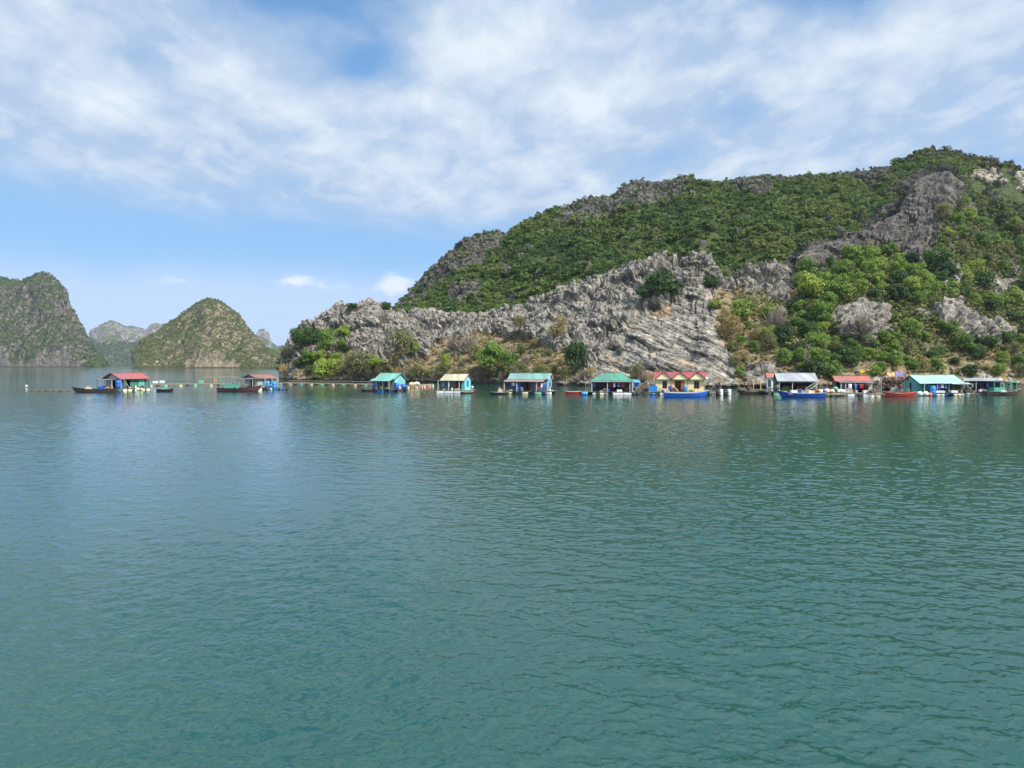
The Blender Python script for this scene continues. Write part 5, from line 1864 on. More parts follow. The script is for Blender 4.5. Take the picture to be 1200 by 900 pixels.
b.bar((-5.02, 2.3, rz_), (5.02, 2.3, rz_), .22, .08)
b.slab([(-5.05, -.35, 3.05), (-4.6, -.35, 3.05), (-4.6, .62, 3.3), (-5.05, .62, 3.3)], .05)
gx = [(-3.2, 1.56), (0.0, 1.64), (3.25, 1.56)]
zt = 4.46
for cx_, hw in gx:
    for sg in (-1, 1):
        b.slab([(cx_ + sg * (hw + .12), -.5, 3.0), (cx_, -.5, zt), (cx_, 2.2, zt), (cx_ + sg * (hw + .12), 1.1, 3.0)], .07)
b.build("roof", MT["roof_crimson"], G_)
for cx_, hw in gx:
    g_ = MB().prism([(cx_ - hw + .1, -.36, 3.08), (cx_ + hw - .1, -.36, 3.08), (cx_, -.36, zt - .14)], (0, .08, 0)).build("gable", MT["cream_trim"], G_)
    for sg in (-1, 1):
        MB().bar((cx_ + sg * (hw + .1), -.53, 2.99), (cx_ + sg * .01, -.53, zt - .02), .05, .1).build("barge_board", MT["maroon"], g_)
MB().box(-4.8, 4.8, -.42, -.02, 3.0, 3.07).build("eave", MT["cream_trim"], G_)
b = MB()
for x in np.arange(-4.6, 4.7, .55):
    b.box(x, x + .1, -.4, -.03, 2.88, 2.995)
b.build("eave_brackets", MT["wood_dark"], G_)
window(G_, -3.4, -2.5, 1.2, 2.7, .04, "maroon"); window(G_, 2.6, 3.6, 1.2, 2.7, .04, "maroon")
MB().box(.15, .8, -.1, -.04, .6, 2.7).build("door", MT["roof_rust"], G_); MB().box(-1.3, -1.0, .02, .07, .6, 2.7).build("door_jamb", MT["orange_trim"], G_)
MB().box(-1.75, -1.5, -.06, -.005, .6, 3.0).box(1.3, 1.5, -.06, -.005, .6, 3.0).build("pilasters", MT["orange_trim"], G_)
MB().bar((-1.5, -1.1, 2.0), (-.3, -1.2, .65), .3, .05).build("gangplank", MT["hull_white"], G_)
MB().slab([(4.8, -.4, 2.55), (7.6, -.4, 2.45), (7.6, 1.6, 2.55), (4.8, 1.6, 2.65)], .05).build("awning", MT["roof_slate"], G_)
posts(G_, [(5.3, -.3), (7.4, -.3), (7.4, 1.5)], .1, 2.5, .16, "wood_dark")
MB().ball((4.95, -.55, 3.15), .3, n=12, m=8).build("lamp_globe", MT["hull_white"], G_, True)
crate(f.w(-5.2, -.6, .6), 1.6, 1.0, 1.1, "barrel_sky", "big sky blue box at the left end of the yellow house's deck", f.rz)
barrel(f.w(-1.95, -.7, .6), "barrel_blue", "dark blue barrel left of the yellow house's door", .32, 1.15)
barrel(f.w(1.0, -.7, .6), "barrel_sky", "blue barrel right of the yellow house's door", .36, 1.1)
heap(f.w(-1.2, -.8, .6), .9, .8, .7, "roof_rust", "small rusty red bundle before the yellow house's door", seed=9, name="bundle", cat="bundle", rope=False)
heap(f.w(-3.4, -1.0, .6), 1.6, .7, .6, "net_pale", "pale net heap under the yellow house's left window", seed=10)
p = at0(803, 465.2)
t = boat(p, 2, 7.8, 2.0, 1.15, "hull_blue", "hull_white", "bright blue boat with a white waterline moored before the yellow house", bow=.45, stern=.12, floor="hull_white", stripe="barrel_sky")
MB().box(-2.6, 1.9, -.86, .86, .62, .68).build("deck", MT["hull_white"], t)
outboard(at0(778, 464.2) + Vector((-.2, 0, .35)), 190, "outboard motor on the stern of the bright blue boat")
walkway(826, 858, 463.0, "low pontoon reaching right from the yellow house", 1.4, ["barrel_black", "barrel_white"], z=.4)
person(at0(836.5, 462.2) + Vector((0, .2, .5)), 15, "cloth_purple", "cloth_dark", "person in a purple shirt standing on the pontoon right of the yellow house", arm=(.5, .05))
for k, (x, m, lb) in enumerate([(841, "barrel_black", "black upright barrel nearest the purple shirted person"), (845, "barrel_white", "white upright barrel between two black ones on the pontoon"), (850, "barrel_black", "black upright barrel between two white ones on the pontoon"), (854.5, "barrel_white", "white upright barrel at the right end of the pontoon")]):
    barrel(at0(x, 463.4) + Vector((0, 0, -.25 if k % 2 else .0)), m, lb, .36, 1.4 if k % 2 else 1.0)

# ---------------------------------------------------------------- brown boat with its crew
p = at0(880, 461.8)
t = boat(p, 180, 5.2, 1.5, .85, "hull_brown", "wood_pale", "weathered brown boat with a person aboard left of the grey roofed house", bow=.5, stern=.1)
person(p + Vector((-.5, 0, .32)), 30, "cloth_maroon", "cloth_dark", "person in dark red standing in the weathered brown boat", bend=.25)
heap(p + Vector((-1.5, 0, .5)), 1.1, .8, .6, "net_grey", "grey net pile in the bow of the weathered brown boat", seed=11)
t = empty("pole_rack", at0(884, 458.5), 0, "yellow pole rack standing behind the weathered brown boat", "pole rack")
MB().box(-1.2, 2.0, -.3, .3, .3, .42).build("base", MT["wood"], t)
for x in (-.2, 1.4):
    MB().box(x - .06, x + .06, -.06, .06, .42, 2.5).build("pole", MT["yellow"], t)
MB().bar((-.9, 0, 2.53), (1.6, 0, 2.53), .09).build("cross_bar", MT["yellow"], t)
walkway(892, 916, 461.5, "short plank pontoon between the brown boat and the grey roofed house", 1.6, ["barrel_black", "barrel_green"], z=.45, mat="wood_pale")

# ---------------------------------------------------------------- H: grey roof
f = Fr(933, 463.0, -10)
H_ = empty("float_house", f.o, f.rz, "open float house with a broad grey metal roof and dark green gable", "float house")
platform(H_, -4.2, 4.2, -1.2, 5.0, .55, [(-3.6, "barrel_green", 1.3, "barrel"), (-2, "barrel_black", .9, "barrel"), (0, "barrel_black", .9, "barrel"), (2, "barrel_black", .9, "barrel"), (3.6, "barrel_white", .9, "barrel")])
side_wall(H_, -3.5, -.6, 4.6, .55, 2.75, 2.1, 4.15, .08, "dark_green", (.3, 1.4, .55, 2.4)); side_wall(H_, 3.4, 1.2, 4.6, .55, 2.75, 2.1, 4.1, .08, "dark_green")
MB().box(-3.42, 3.4, 3.2, 3.28, .55, 2.75).build("wall", MT["wood_dark"], H_)
MB().box(-3.4, -1.6, 1.2, 1.28, .55, 1.9).build("partition", MT["wood_dark"], H_)
gable_roof(H_, -3.6, 3.75, -1.2, 2.72, 5.2, 2.7, 2.1, 4.25, "roof_grey", trim="post_pale")
MB().box(-3.5, 3.6, -1.26, -1.21, 2.5, 2.68).build("fascia", MT["roof_slate"], H_)
posts(H_, [(-3.3, -1.05), (-.9, -1.05), (3.4, -1.05)], .55, 2.6, .12, "post_pale")
heap(f.w(-1.8, .2, .55), 2.2, 1.2, 1.2, "net_green", "yellow green net heap under the grey metal roof", seed=12)
heap(f.w(1.2, .8, .55), 2.6, 1.4, 1.3, "brick_red", "dull red net heap under the grey metal roof", seed=13)
b = MB().bar((-3.3, 2.9, 2.25), (3.2, 2.9, 2.25), .06)
b.build("net_rail", MT["bamboo"], H_)
person(f.w(-3.6, -1.0, .55), -10, "teal", "navy", "person in teal clothes at the left corner of the grey metal roof")
st = empty("stair", f.w(2.6, -1.0, .55), f.rz, "white boarding stair with rails leaning at the right of the grey roof", "stair")
b = MB()
for k in range(4):
    b.box(-.9 + k * .42, -.5 + k * .42, -.4, .4, .1 + k * .32, .15 + k * .32)
b.build("steps", MT["hull_white"], st)
for y in (-.42, .42):
    MB().bar((-1.1, y, .75), (1.0, y, 2.2), .07).bar((-1.0, y, 0), (-1.0, y, .8), .06).bar((.9, y, .8), (.9, y, 2.1), .06).bar((-1.0, y, .3), (1.0, y, 1.6), .07).build("rail", MT["hull_white"], st)
t = empty("shore_shed", at0(904.5, 455) , R(-10), "little white shed with a rusty red roof behind the grey roof", "shed")
MB().box(-1.1, 1.1, 0, 2, .1, 2.6).build("wall", MT["hull_white"], t); gable_roof(t, -1.35, 1.3, -.3, 2.6, 2.3, 2.55, 1.0, 3.9, "roof_rust"); MB().box(-.9, -.2, -.05, -.003, .3, 2.1).build("door", MT["dark_green"], t)
p = at0(940, 465.6)
t = boat(p, 178, 8.0, 2.1, 1.15, "hull_navyblue", "hull_white", "deep blue boat with a white bow foot before the grey roofed house", bow=.5, stern=.1, floor="hull_white", stripe="hull_blue")
MB().box(-2.2, 2.7, -.86, .86, .60, .66).build("deck", MT["hull_white"], t)
crate(p + Vector((-1.6, -.1, .7)), .9, .7, .55, "foam", "white cool box on the deep blue boat")
bucket(p + Vector((-.5, -.2, .7)), .36, .75, "cloth_blue", "pale blue bucket standing on the deep blue boat")
crate(p + Vector((1.6, 0, .7)), 1.0, .6, .5, "barrel_cream", "cream box towards the stern of the deep blue boat")
outboard(p + Vector((4.0, 0, .4)), 0, "outboard motor on the stern of the deep blue boat")
bucket(p + Vector((2.6, -.1, .7)), .34, .6, "orange", "orange bucket near the stern of the deep blue boat")

# ---------------------------------------------------------------- row of buoys between H and I
walkway(958, 992, 465.0, "plank raft lined with buoys between the grey and rusty red roofs", 2.0, ["barrel_white", "barrel_black", None, "barrel_cream"], z=.45, mat="wood_pale")
bc = [(959, .42, "orange"), (962, .4, "barrel_white"), (965.5, .46, "cloth_blue"), (969, .48, "barrel_white"), (972.5, .42, "orange"), (975.5, .44, "barrel_cream"), (979, .5, "teal"), (982, .42, "barrel_white"), (985, .44, "barrel_cream"), (988, .4, "barrel_white")]
bl = ["orange buoy first in the row on the plank raft", "white buoy between the orange and pale blue buoys of the row", "pale blue buoy in the row on the plank raft", "large white buoy right of the pale blue buoy", "orange buoy in the middle of the row on the plank raft", "cream buoy left of the teal buoy", "big teal buoy resting on the row of pale buoys", "white buoy right of the teal buoy", "cream buoy second from the right end of the row", "white buoy at the right end of the row"]
for (x, r_, m), lb in zip(bc, bl):
    q = at0(x, 464.4); q.z = .55 if m != "teal" else .9
    buoy(q, r_, m, lb, "buoys on the plank raft")

# ---------------------------------------------------------------- I: rusty red roof
f = Fr(999, 463.6, -12)
I_ = empty("float_house", f.o, f.rz, "low float house with a rusty red roof and black open front", "float house")
platform(I_, -3.6, 4.6, -1.6, 4.0, .55, [(-2.6, "barrel_black", 1.2, "barrel"), (-.6, "foam", 1.2, "block"), (1.0, "barrel_black", .9, "barrel"), (2.2, "foam", 1.3, "block"), (3.8, "brick_red", .9, "barrel")], "wood_pale")
side_wall(I_, -3.0, -.3, 3.6, .55, 2.65, 1.8, 3.6, .08, "brick_red"); side_wall(I_, 2.9, 1.0, 3.6, .55, 2.65, 1.8, 3.6, .08, "wood_dark")
MB().box(-2.92, 2.9, 2.6, 2.68, .55, 2.6).build("wall", MT["cloth_dark"], I_)
gable_roof(I_, -3.3, 3.2, -.9, 2.75, 4.0, 2.6, 1.8, 3.75, "roof_rust")
MB().slab([(-2.6, -1.5, 2.5), (3.5, -1.5, 2.42), (3.3, -.85, 2.72), (-2.9, -.85, 2.74)], .05).build("porch_roof", MT["roof_slate"], I_)
posts(I_, [(-2.3, -1.3), (-1.5, -1.3), (.2, -1.3), (3.0, -1.3)], .55, 2.5, .14, "post_pale")
MB().box(2.55, 2.95, -1.0, -.95, .9, 2.4).build("door", MT["hull_white"], I_)
MB().box(-2.2, -1.2, .4, .5, .55, 2.3).build("shutter", MT["pale_grey"], I_)
heap(f.w(-.9, -1.0, .6), 2.0, 1.0, .85, "net_pale", "pale green white net heap before the rusty red roofed house", seed=14)
crate(f.w(2.1, -1.0, .55), 1.1, .8, .5, "foam", "white foam box before the rusty red roofed house")
person(f.w(1.8, -.3, .55), 10, "cloth_red", "cloth_dark", "person in a red shirt under the rusty red roof", bend=.2, hat=None)
heap(f.w(3.2, -1.2, .55), 1.2, .8, .7, "net_grey", "grey net heap at the right of the rusty red roofed house", seed=15)
walkway(1018, 1037, 465.3, "short plank raft on white barrels right of the rusty red roof", 1.6, ["barrel_white", "barrel_cream"], z=.5, step=1.2)
t = empty("lamp_pole", at0(1032.5, 464.2), 0, "slim pale pole standing on the raft right of the rusty red roof", "pole")
MB().cyl((0, 0, .4), (0, 0, 3.4), .055, 8).build("shaft", MT["teal_pale"], t); MB().bar((0, 0, 3.35), (-.7, 0, 3.3), .05).build("arm", MT["post_pale"], t)

# ---------------------------------------------------------------- net shelter and red boat
p = at0(1046, 461.5)
t = empty("net_shelter", p, R(-15), "shelter of poles draped with brown nets behind the long red boat", "shelter")
MB().box(-2.0, 2.2, -1, 2.2, .42, .55).build("deck", MT["wood"], t)
for x, y in ((-1.8, -.8), (1.9, -.8), (-1.8, 2), (1.9, 2), (.1, -.8)):
    MB().cyl((x, y, .0), (x, y, 3.1), .07, 7).build("post", MT["wood"], t)
V = []
for j in range(14):
    for i in range(24):
        x = -2.1 + 4.2 * i / 23; y = -1.1 + (3.3 * (j - 6) / 7 if j > 6 else 0)
        z = 3.15 + .25 * math.sin(i * .7) if j >= 6 else 3.15 - (6 - j) * .33 + .1 * math.sin(i * 1.7 + j)
        V.append((x + rnd.uniform(-.06, .06), y + rnd.uniform(-.16, .16), z + rnd.uniform(-.1, .1)))
keepf = [q for q in grid_faces(14, 24).tolist() if not (q[0] // 24 < 4 and rnd.random() < .28)]
o = link("net_drape", np_mesh("net_drape", V, np.array(keepf), MT["net_brown"], False), t)
MB().box(-1.6, 1.7, 1.6, 1.66, .55, 2.6).build("back_sheet", MT["cloth_dark"], t)
heap(at0(1049, 462.3) + Vector((0, 0, .5)), 2.0, 1.0, .9, "net_pale", "white net bundle before the net draped shelter", seed=16)
boat(at0(1053.5, 464.6), 2, 5.8, 1.5, .85, "hull_red", "orange", "long red boat with orange rim before the net draped shelter", bow=.3, stern=.3, double=True)
flag(at0(1059.5, 463.0) + Vector((0, 0, .1)), 3.6, "cloth_red", "red flag on a pole beside the aqua roofed house")
t = empty("gate_post", at0(1061.5, 463.2), 0, "teal double post standing between the red flag and the aqua roofed house", "post")
MB().box(-.06, .06, -.06, .06, 0, 2.9).build("shaft", MT["turquoise"], t); MB().box(.5, .62, -.06, .06, 0, 2.7).build("shaft", MT["teal_pale"], t); MB().bar((-.1, 0, 2.6), (.7, 0, 2.6), .08).build("cross_bar", MT["turquoise"], t)
crate(at0(1064, 463.2) + Vector((0, 0, .45)), .6, .5, .8, "barrel_cream", "cream canister beside the teal double post")
for (px, py, m, lb, sx, sz) in [(1050, 442.5, "tarp_violet", "violet blue tarpaulin spread on the rocks above the net shelter", 2.2, 1.0), (1041.5, 441.5, "orange_trim", "tan orange tarpaulin on the rocks left of the violet one", 2.2, .9)]:
    k = hill_at(px, py)
    q = HILL_P[k]
    V = [(-sx / 2 + sx * i / 9, -.8 + .5 * j / 4 - .7, .35 + sz * j / 4 + .18 * math.sin(i * 1.1) + rnd.uniform(-.05, .05)) for j in range(5) for i in range(10)]
    o = link("tarpaulin", np_mesh("tarpaulin", V, grid_faces(5, 10), MT[m], True)); o.location = (q[0], q[1], q[2])
    o.modifiers.new("thick", "SOLIDIFY").thickness = .03
    tag(o, lb, "tarpaulin")
k = hill_at(1009.5, 440.5); q = HILL_P[k]
t = empty("notice_board", (q[0], q[1] - .6, q[2]), R(-10), "blank yellow board on posts among the rocks above the rusty red roof", "board")
MB().box(-.6, .6, -.03, .03, .75, 1.7).build("panel", MT["yellow"], t)
for x in (-.4, .4):
    MB().box(x - .04, x + .04, .035, .11, -.3, 1.6).build("leg", MT["wood"], t)

# ---------------------------------------------------------------- J: aqua roof
f = Fr(1099, 463.6, 5, .9)
J_ = empty("float_house", f.o, f.rz, "large aqua float house with a pale aqua roof and dark open porch", "float house")
J_.scale = (.9, .9, .9)
platform(J_, -5.0, 5.6, -1.2, 5.0, .65, [(x, m, .8, "barrel") for x, m in zip(np.arange(-4.4, 5.3, .93), ["barrel_white", "barrel_white", "barrel_cream", "barrel_black", "barrel_white", "barrel_white", "barrel_blue", "barrel_black", "barrel_white", "barrel_cream", "barrel_white"])])
side_wall(J_, -4.8, -.2, 4.4, .65, 2.7, 2.1, 4.1, .08, "aqua_wall", (1.6, 2.7, 1.4, 2.7))
side_window(J_, -4.8, 1.6, 2.7, 1.4, 2.7, "teal_dark", "window_dark", -1)
b = MB(); split_wall(b, -4.72, -2.0, .65, 2.7, -.2, .08, [(-3.6, -3.0, 1.3, 2.2)]); b.build("wall", MT["aqua_wall"], J_)
window(J_, -3.6, -3.0, 1.3, 2.2, -.18, "teal_dark")
MB().box(-1.95, 4.6, 3.0, 3.08, .65, 2.7).build("wall", MT["cloth_dark"], J_); MB().box(-2.0, -1.92, -.12, 3.0, .65, 2.7).build("wall", MT["dark_green"], J_); side_wall(J_, 4.6, .6, 4.4, .65, 2.7, 2.1, 4.0, .08, "dark_green")
gable_roof(J_, -5.0, 5.0, -1.5, 2.6, 5.2, 2.7, 2.1, 4.3, "roof_aqua", trim="teal_dark")
posts(J_, [(-3.9, -1.3), (-1.0, -1.2), (1.6, -1.2), (4.4, -1.2)], .65, 2.55, .12, "teal_pale")
MB().slab([(1.8, -2.0, 2.5), (6.2, -2.0, 2.45), (6.4, -.4, 2.75), (2.2, -.4, 2.8)], .05).build("lean_to_roof", MT["roof_grey"], J_)
MB().box(5.4, 5.6, -1.1, -1.05, .65, 2.4).build("door_leaf", MT["barrel_sky"], J_)
barrel(f.w(-2.4, -1.75, .1), "barrel_sky", "tall bright blue barrel before the aqua house", .5, 1.8)
barrel(f.w(-1.6, -1.0, .59), "barrel_blue", "darker blue barrel behind the bright blue one of the aqua house", .4, 1.1)
buoy(f.w(-3.1, -2.0, -.1), .4, "orange", "orange buoy floating before the aqua house")
for k, (x, m, lb) in enumerate([(-5.3, "foam", "round white float leftmost before the aqua house"), (-4.0, "foam", "upright white float beside the bright blue barrel")]):
    buoy(f.w(x, -1.9, .0), .5, m, lb)
crate(f.w(-.4, -1.0, .59), 1.8, .6, .35, "foam", "long white foam box right of the blue barrels of the aqua house")
crate(f.w(2.4, -1.6, .59), 1.2, .6, .4, "foam", "white foam box under the plants of the aqua house")
for k, (x, y, h, kd, lb) in enumerate([(1.6, -.5, .75, "mid", "leafy green potted plant leftmost on the porch of the aqua house"), (2.9, -.4, .95, "lime", "broad yellow green potted plant in the middle of the aqua house's porch"), (4.3, -.4, .95, "mid", "bushy green potted plant rightmost on the aqua house's porch")]):
    t = empty("potted_plant", f.w(x, y, .59), k, lb, "potted plant")
    MB().cyl((0, 0, 0), (0, 0, .45), .24, 12, .32).build("pot", MT["roof_rust"], t)
    c = link("foliage", CROWNS[kd][k], t); c.location = (0, 0, .4); c.scale = (h, h, h)
heap(f.w(5.9, -1.0, .5), 1.4, 1.2, 1.2, "net_grey", "black net heap between the aqua house and the last house", seed=17)

# ---------------------------------------------------------------- K: last shed with turquoise cabin boat
f = Fr(1152, 462.6, -22)
K_ = empty("float_house", f.o, f.rz, "flat roofed dark float shed at the right end of the hamlet", "float shed")
platform(K_, -3.0, 2.6, -1.0, 3.6, .6, [(x, m, .8, "barrel") for x, m in zip(np.arange(-2.6, 2.5, .9), ["barrel_white", "barrel_cream", "barrel_white", "barrel_white", "barrel_cream", "brick_red"])])
MB().slab([(-3.6, -1.4, 2.72), (3.6, -1.4, 2.78), (3.4, 3.8, 3.25), (-2.8, 3.8, 3.15)], .06).build("roof", MT["roof_grey"], K_)
MB().box(-2.6, 2.3, 2.2, 2.28, .6, 2.6).build("wall", MT["navy"], K_); MB().box(-2.6, -2.52, .2, 2.2, .6, 2.6).build("wall", MT["dark_green"], K_); MB().box(1.9, 1.98, .2, 2.2, .6, 2.6).build("wall", MT["dark_green"], K_)
b = MB(); split_wall(b, -1.6, 1.2, .6, 2.5, .5, .07, [(-.6, .6, 1.3, 2.2)]); b.build("wall", MT["navy"], K_)
posts(K_, [(-2.8, -1.2), (-1.4, -1.2), (1.6, -1.2), (3.2, -1.2)], .5, 2.72, .13, "post_pale")
window(K_, -.6, .6, 1.3, 2.2, .52, "navy", bars=2)
MB().cyl((.3, 1.0, 3.0), (.3, 1.0, 3.75), .14, 10).build("chimney", MT["barrel_cream"], K_)
crate(f.w(-.3, -1.2, .6), 1.3, .6, .45, "foam", "white foam box on the deck edge of the last shed")
p = at0(1174, 463.0)
t = boat(p, 8, 7.4, 2.1, 1.05, "hull_brown", "wood_pale", "brown cabin boat with turquoise cabin and frame at the far right", "cabin_boat", bow=.55, stern=.1, thwarts=(.55,))
MB().box(-2.3, .1, -.8, .8, .55, 1.5).build("cabin", MT["turquoise"], t)
MB().box(-2.5, .3, -.95, .95, 2.5, 2.57).build("canopy", MT["dark_green"], t)
for x in (-2.4, -1.1, .2):
    for y in (-.85, .85):
        MB().box(x - .05, x + .05, y - .05, y + .05, 1.5, 2.5).build("post", MT["turquoise"], t)
MB().box(-2.2, 0, .5, .55, 1.5, 2.5).build("back_sheet", MT["dark_green"], t)
b = MB()
for x in (1.3, 2.6):
    for y in (-.6, .6):
        b.box(x - .06, x + .06, y - .06, y + .06, .6, 2.45)
b.box(1.1, 2.8, -.7, .7, 2.45, 2.52)
b.build("frame", MT["turquoise"], t)
for k, (x, m, lb) in enumerate([(-.3, "cloth_white", "white bundle lying on the canopy of the far right cabin boat"), (.6, "orange_trim", "pinkish tan bundle beside the white one on the far right cabin boat's roof"), (1.7, "net_pale", "pale bundle on the turquoise frame of the far right cabin boat")]):
    q = p + Vector((x * math.cos(R(8)) - .2, x * math.sin(R(8)), 2.6))
    heap(q, 1.1, .9, .75, m, lb, "bundle", "bundle", 20 + k, False)
heap(p + Vector((-.4, -1.1, .6)), 1.2, .3, .35, "cloth_white", "small white cloth hung over the far right boat's side", "bundle", "bundle", 24, False)

# ---------------------------------------------------------------- boulders along the shore
gb = np.random.default_rng(9)
BL = []
for k in range(4):
    b = MB().ball((0, 0, .25), .8, (1, .85, .62), 14, 9)
    V = np.array(b.v)
    V *= (1 + .28 * fbm(V * 1.6 + k * 9, 3))[:, None]
    V += (V / (np.linalg.norm(V, axis=1)[:, None] + 1e-6)) * (worley(V * 1.5 + k)[2][:, None] - .5) * .3
    me = np_mesh("boulder", V, np.array([f_ for f_ in b.f if len(f_) == 4]), M_HILL, False)
    point_attr(me, "rock", np.ones(len(V))); point_attr(me, "white", np.zeros(len(V))); point_attr(me, "slab", np.zeros(len(V))); point_attr(me, "green", np.zeros(len(V))); point_attr(me, "deep", np.zeros(len(V)))
    BL.append(me)
spots = [(x, interp(x, [(340, 446), (600, 449), (700, 453), (850, 455), (950, 452.5), (1050, 451), (1200, 450)]) - gb.uniform(0, 3), gb.uniform(.6, 1.5)) for x in np.arange(345, 1199, 9.0)]
spots += [(gb.uniform(860, 1195), gb.uniform(425, 446), gb.uniform(.5, 1.2)) for _ in range(26)] + [(gb.uniform(540, 680), gb.uniform(405, 440), gb.uniform(.4, .9)) for _ in range(12)]
for i, (x, y, s_) in enumerate(spots):
    k = hill_at(x + gb.uniform(-3, 3), y)
    if k is None:
        continue
    o = link("boulder", BL[i % 4]); o.location = HILL_P[k]; o.scale = (s_ * gb.uniform(.8, 1.3), s_, s_ * gb.uniform(.7, 1.1)); o.rotation_euler = (0, 0, gb.uniform(0, 6.28))
    onshore = i < len(np.arange(345, 1199, 9.0))
    if onshore:
        tag(o, "grey limestone boulder at the foot of the hill along the waterline", "boulder", "boulders along the waterline")
    else:
        tag(o, "grey limestone boulder lying loose on the soil slope above the houses", "boulder", "boulders on the soil slope")
# ---------------------------------------------------------------- the small mess of daily life on the decks
def coil(p, label):
    t = empty("rope_coil", p, rnd.uniform(0, 6), label, "rope")
    b = MB()
    for k in range(3):
        b.torus((rnd.uniform(-.03, .03), rnd.uniform(-.03, .03), .05 + k * .08), .3 - k * .03, .045, "z", 14, 5)
    b.build("loops", MT["sand_rope"], t)
    MB().bar((.3, 0, .05), (.75, .25, .03), .05).build("tail", MT["sand_rope"], t)
    return t


def jerrycan(p, m, label):
    t = empty("jerrycan", p, rnd.uniform(0, 6), label, "jerrycan")
    b = MB().box(-.2, .2, -.12, .12, 0, .42)
    b.prism([(-.2, -.12, .42), (.2, -.12, .42), (.1, -.12, .52), (-.14, -.12, .52)], (0, .24, 0))
    b.build("body", MT[m], t)
    MB().bar((-.12, 0, .6), (.08, 0, .6), .04).bar((-.12, 0, .52), (-.12, 0, .6), .04).bar((.08, 0, .52), (.08, 0, .6), .04).build("handle", MT[m], t)
    MB().cyl((.14, 0, .47), (.2, 0, .57), .045, 8).build("cap", MT["cloth_red"], t)
    return t


def laundry(p, q, cloths, label):
    d = q - p
    t = empty("clothes_line", p, math.atan2(d.y, d.x), label, "clothes line")
    L = math.hypot(d.x, d.y)
    b = MB()
    zf_ = lambda s_: -.14 * math.sin(math.pi * s_)
    for i in range(8):
        b.bar((L * i / 8, 0, zf_(i / 8)), (L * (i + 1) / 8, 0, zf_((i + 1) / 8)), .03)
    b.build("line", MT["sand_rope"], t)
    for k, m in enumerate(cloths):
        s0 = (k + .55) / (len(cloths) + .2)
        w, h = rnd.uniform(.4, .7), rnd.uniform(.6, 1.0)
        V = []
        for j in range(5):
            for i in range(6):
                V.append((L * s0 + w * (i / 5 - .5) * (1 - .12 * j / 4), .05 * math.sin(i * 1.5 + j * .6 + k), zf_(s0) - h * j / 4 + rnd.uniform(-.03, .03) * (j == 4)))
        o = link("garment", np_mesh("garment", V, grid_faces(5, 6), MT[m], True), t)
        o.modifiers.new("thick", "SOLIDIFY").thickness = .012
    return t


def poles(p, rz, n, label, L=3.4):
    t = empty("fishing_poles", p, R(rz), label, "poles")
    for k in range(n):
        MB().cyl((k * .16, 0, 0), (k * .22 + rnd.uniform(-.3, .3), .5, L * rnd.uniform(.8, 1.05)), .035, 6, .018).build("pole", MT["bamboo"], t)
    return t


HOUSES = [
    ("red roofed house, far left", Fr(154, 457.5, 65), -.55, .5, -2.0, 3.8),
    ("rust brown roofed house", Fr(311, 456.3, 57), -.6, .5, -2.0, 3.0),
    ("teal house with the swept roof", Fr(451, 458.6, -30, .85), -1.2, .55, -3.0, 2.6),
    ("beige roofed house", Fr(531, 460.6, -15), -.95, .6, -2.3, 2.8),
    ("long blue house", Fr(619, 461.5, -14), -1.3, .6, -4.2, 4.4),
    ("green hip roofed house", Fr(716, 462.6, -7), -.6, .6, -3.6, 4.0),
    ("yellow house", Fr(797, 462.6, -11), -1.1, .6, -4.4, 5.0),
    ("grey roofed house", Fr(933, 463.0, -10), -.9, .55, -3.0, 3.4),
    ("rusty red roofed house", Fr(999, 463.6, -12), -1.4, .55, -2.6, 4.2),
    ("aqua roofed house", Fr(1099, 463.6, 5, .9), -1.0, .59, -4.6, 5.0),
    ("last float shed", Fr(1152, 462.6, -22), -.8, .6, -2.6, 2.2),
]
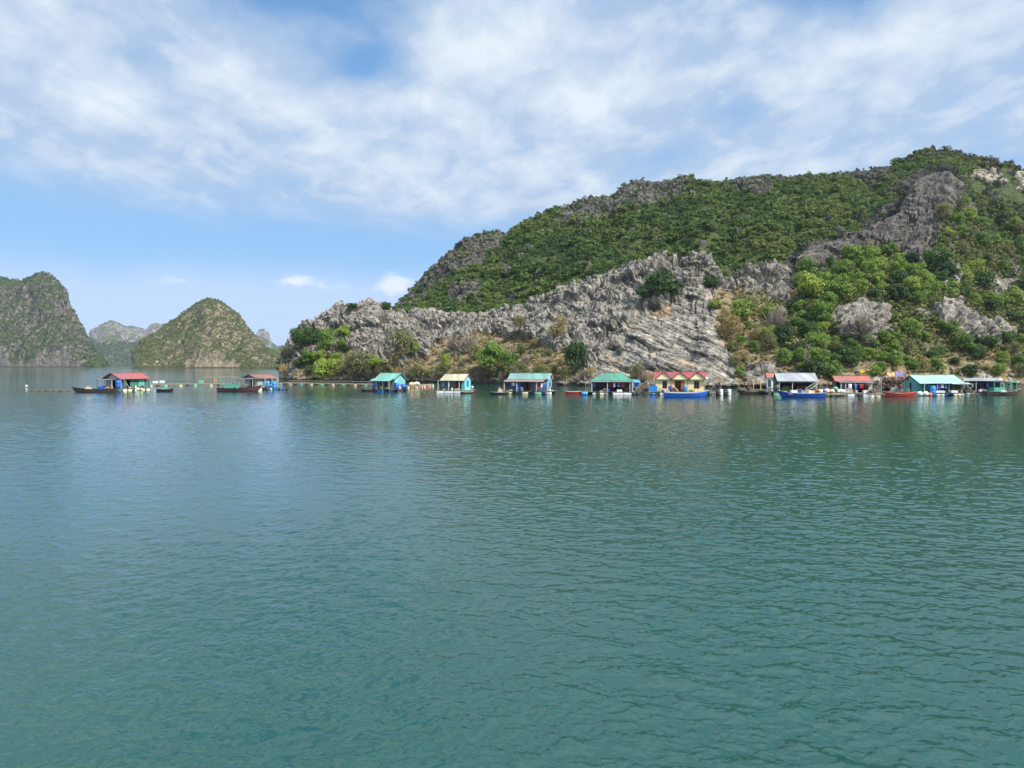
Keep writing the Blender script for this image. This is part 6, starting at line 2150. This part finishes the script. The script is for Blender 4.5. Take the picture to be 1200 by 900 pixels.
JC = ["barrel_white", "barrel_blue", "yellow", "barrel_white", "barrel_green", "barrel_blue", "barrel_cream", "yellow", "barrel_white", "barrel_blue", "barrel_white"]
JN = ["white", "blue", "yellow", "white", "pale green", "blue", "cream", "yellow", "white", "blue", "white"]
for i, (nm, f, y, z, xa, xb) in enumerate(HOUSES):
    u = lambda t_: xa + (xb - xa) * t_
    coil(f.w(u(rnd.uniform(.05, .3)), y + .2, z), f"coil of tan rope on the deck of the {nm}")
    jerrycan(f.w(u(rnd.uniform(.35, .5)), y + .1, z), JC[i], f"small {JN[i]} jerrycan on the deck of the {nm}")
    heap(f.w(u(rnd.uniform(.6, .8)), y + .25, z), rnd.uniform(.7, 1.2), .6, rnd.uniform(.35, .6), ["net_brown", "net_grey", "net_green", "net_pale"][i % 4], f"{['brown', 'grey', 'green', 'pale'][i % 4]} netting heaped on the deck of the {nm}", seed=40 + i, rope=False)
    if i in (0, 2, 4, 5, 8, 9):
        poles(f.w(u(.96), y + .5, z), -10, 3, f"bamboo fishing poles leaning at the right corner of the {nm}", 2.6)
for (i, xa, xb, zz, cl, lb) in [
    (3, -2.6, 1.5, 2.35, ["cloth_blue", "cloth_white", "cloth_maroon"], "clothes line with three garments under the beige roof"),
    (4, -4.3, -2.1, 2.35, ["cloth_dark", "cloth_white"], "clothes line at the left end of the long blue house"),
    (4, 2.1, 4.0, 2.35, ["cloth_red", "cloth_white", "cloth_blue"], "clothes line at the right end of the long blue house"),
    (5, -.6, 3.5, 2.42, ["cloth_maroon", "cloth_white", "cloth_blue", "cloth_red", "cloth_dark"], "long clothes line across the open front under the green hipped roof"),
    (8, -1.3, 2.8, 2.3, ["cloth_white", "cloth_blue", "cloth_red", "cloth_dark"], "clothes line across the open front under the rusty red roof"),
    (9, -.9, 1.5, 2.3, ["cloth_purple", "cloth_white", "cloth_blue"], "clothes line under the aqua roof"),
    (10, -2.6, 1.4, 2.3, ["cloth_white", "cloth_dark", "cloth_blue"], "clothes line under the last flat roof"),
]:
    f = HOUSES[i][1]; y = HOUSES[i][2]
    laundry(f.w(xa, y - .02, zz), f.w(xb, y - .02, zz), cl, lb)
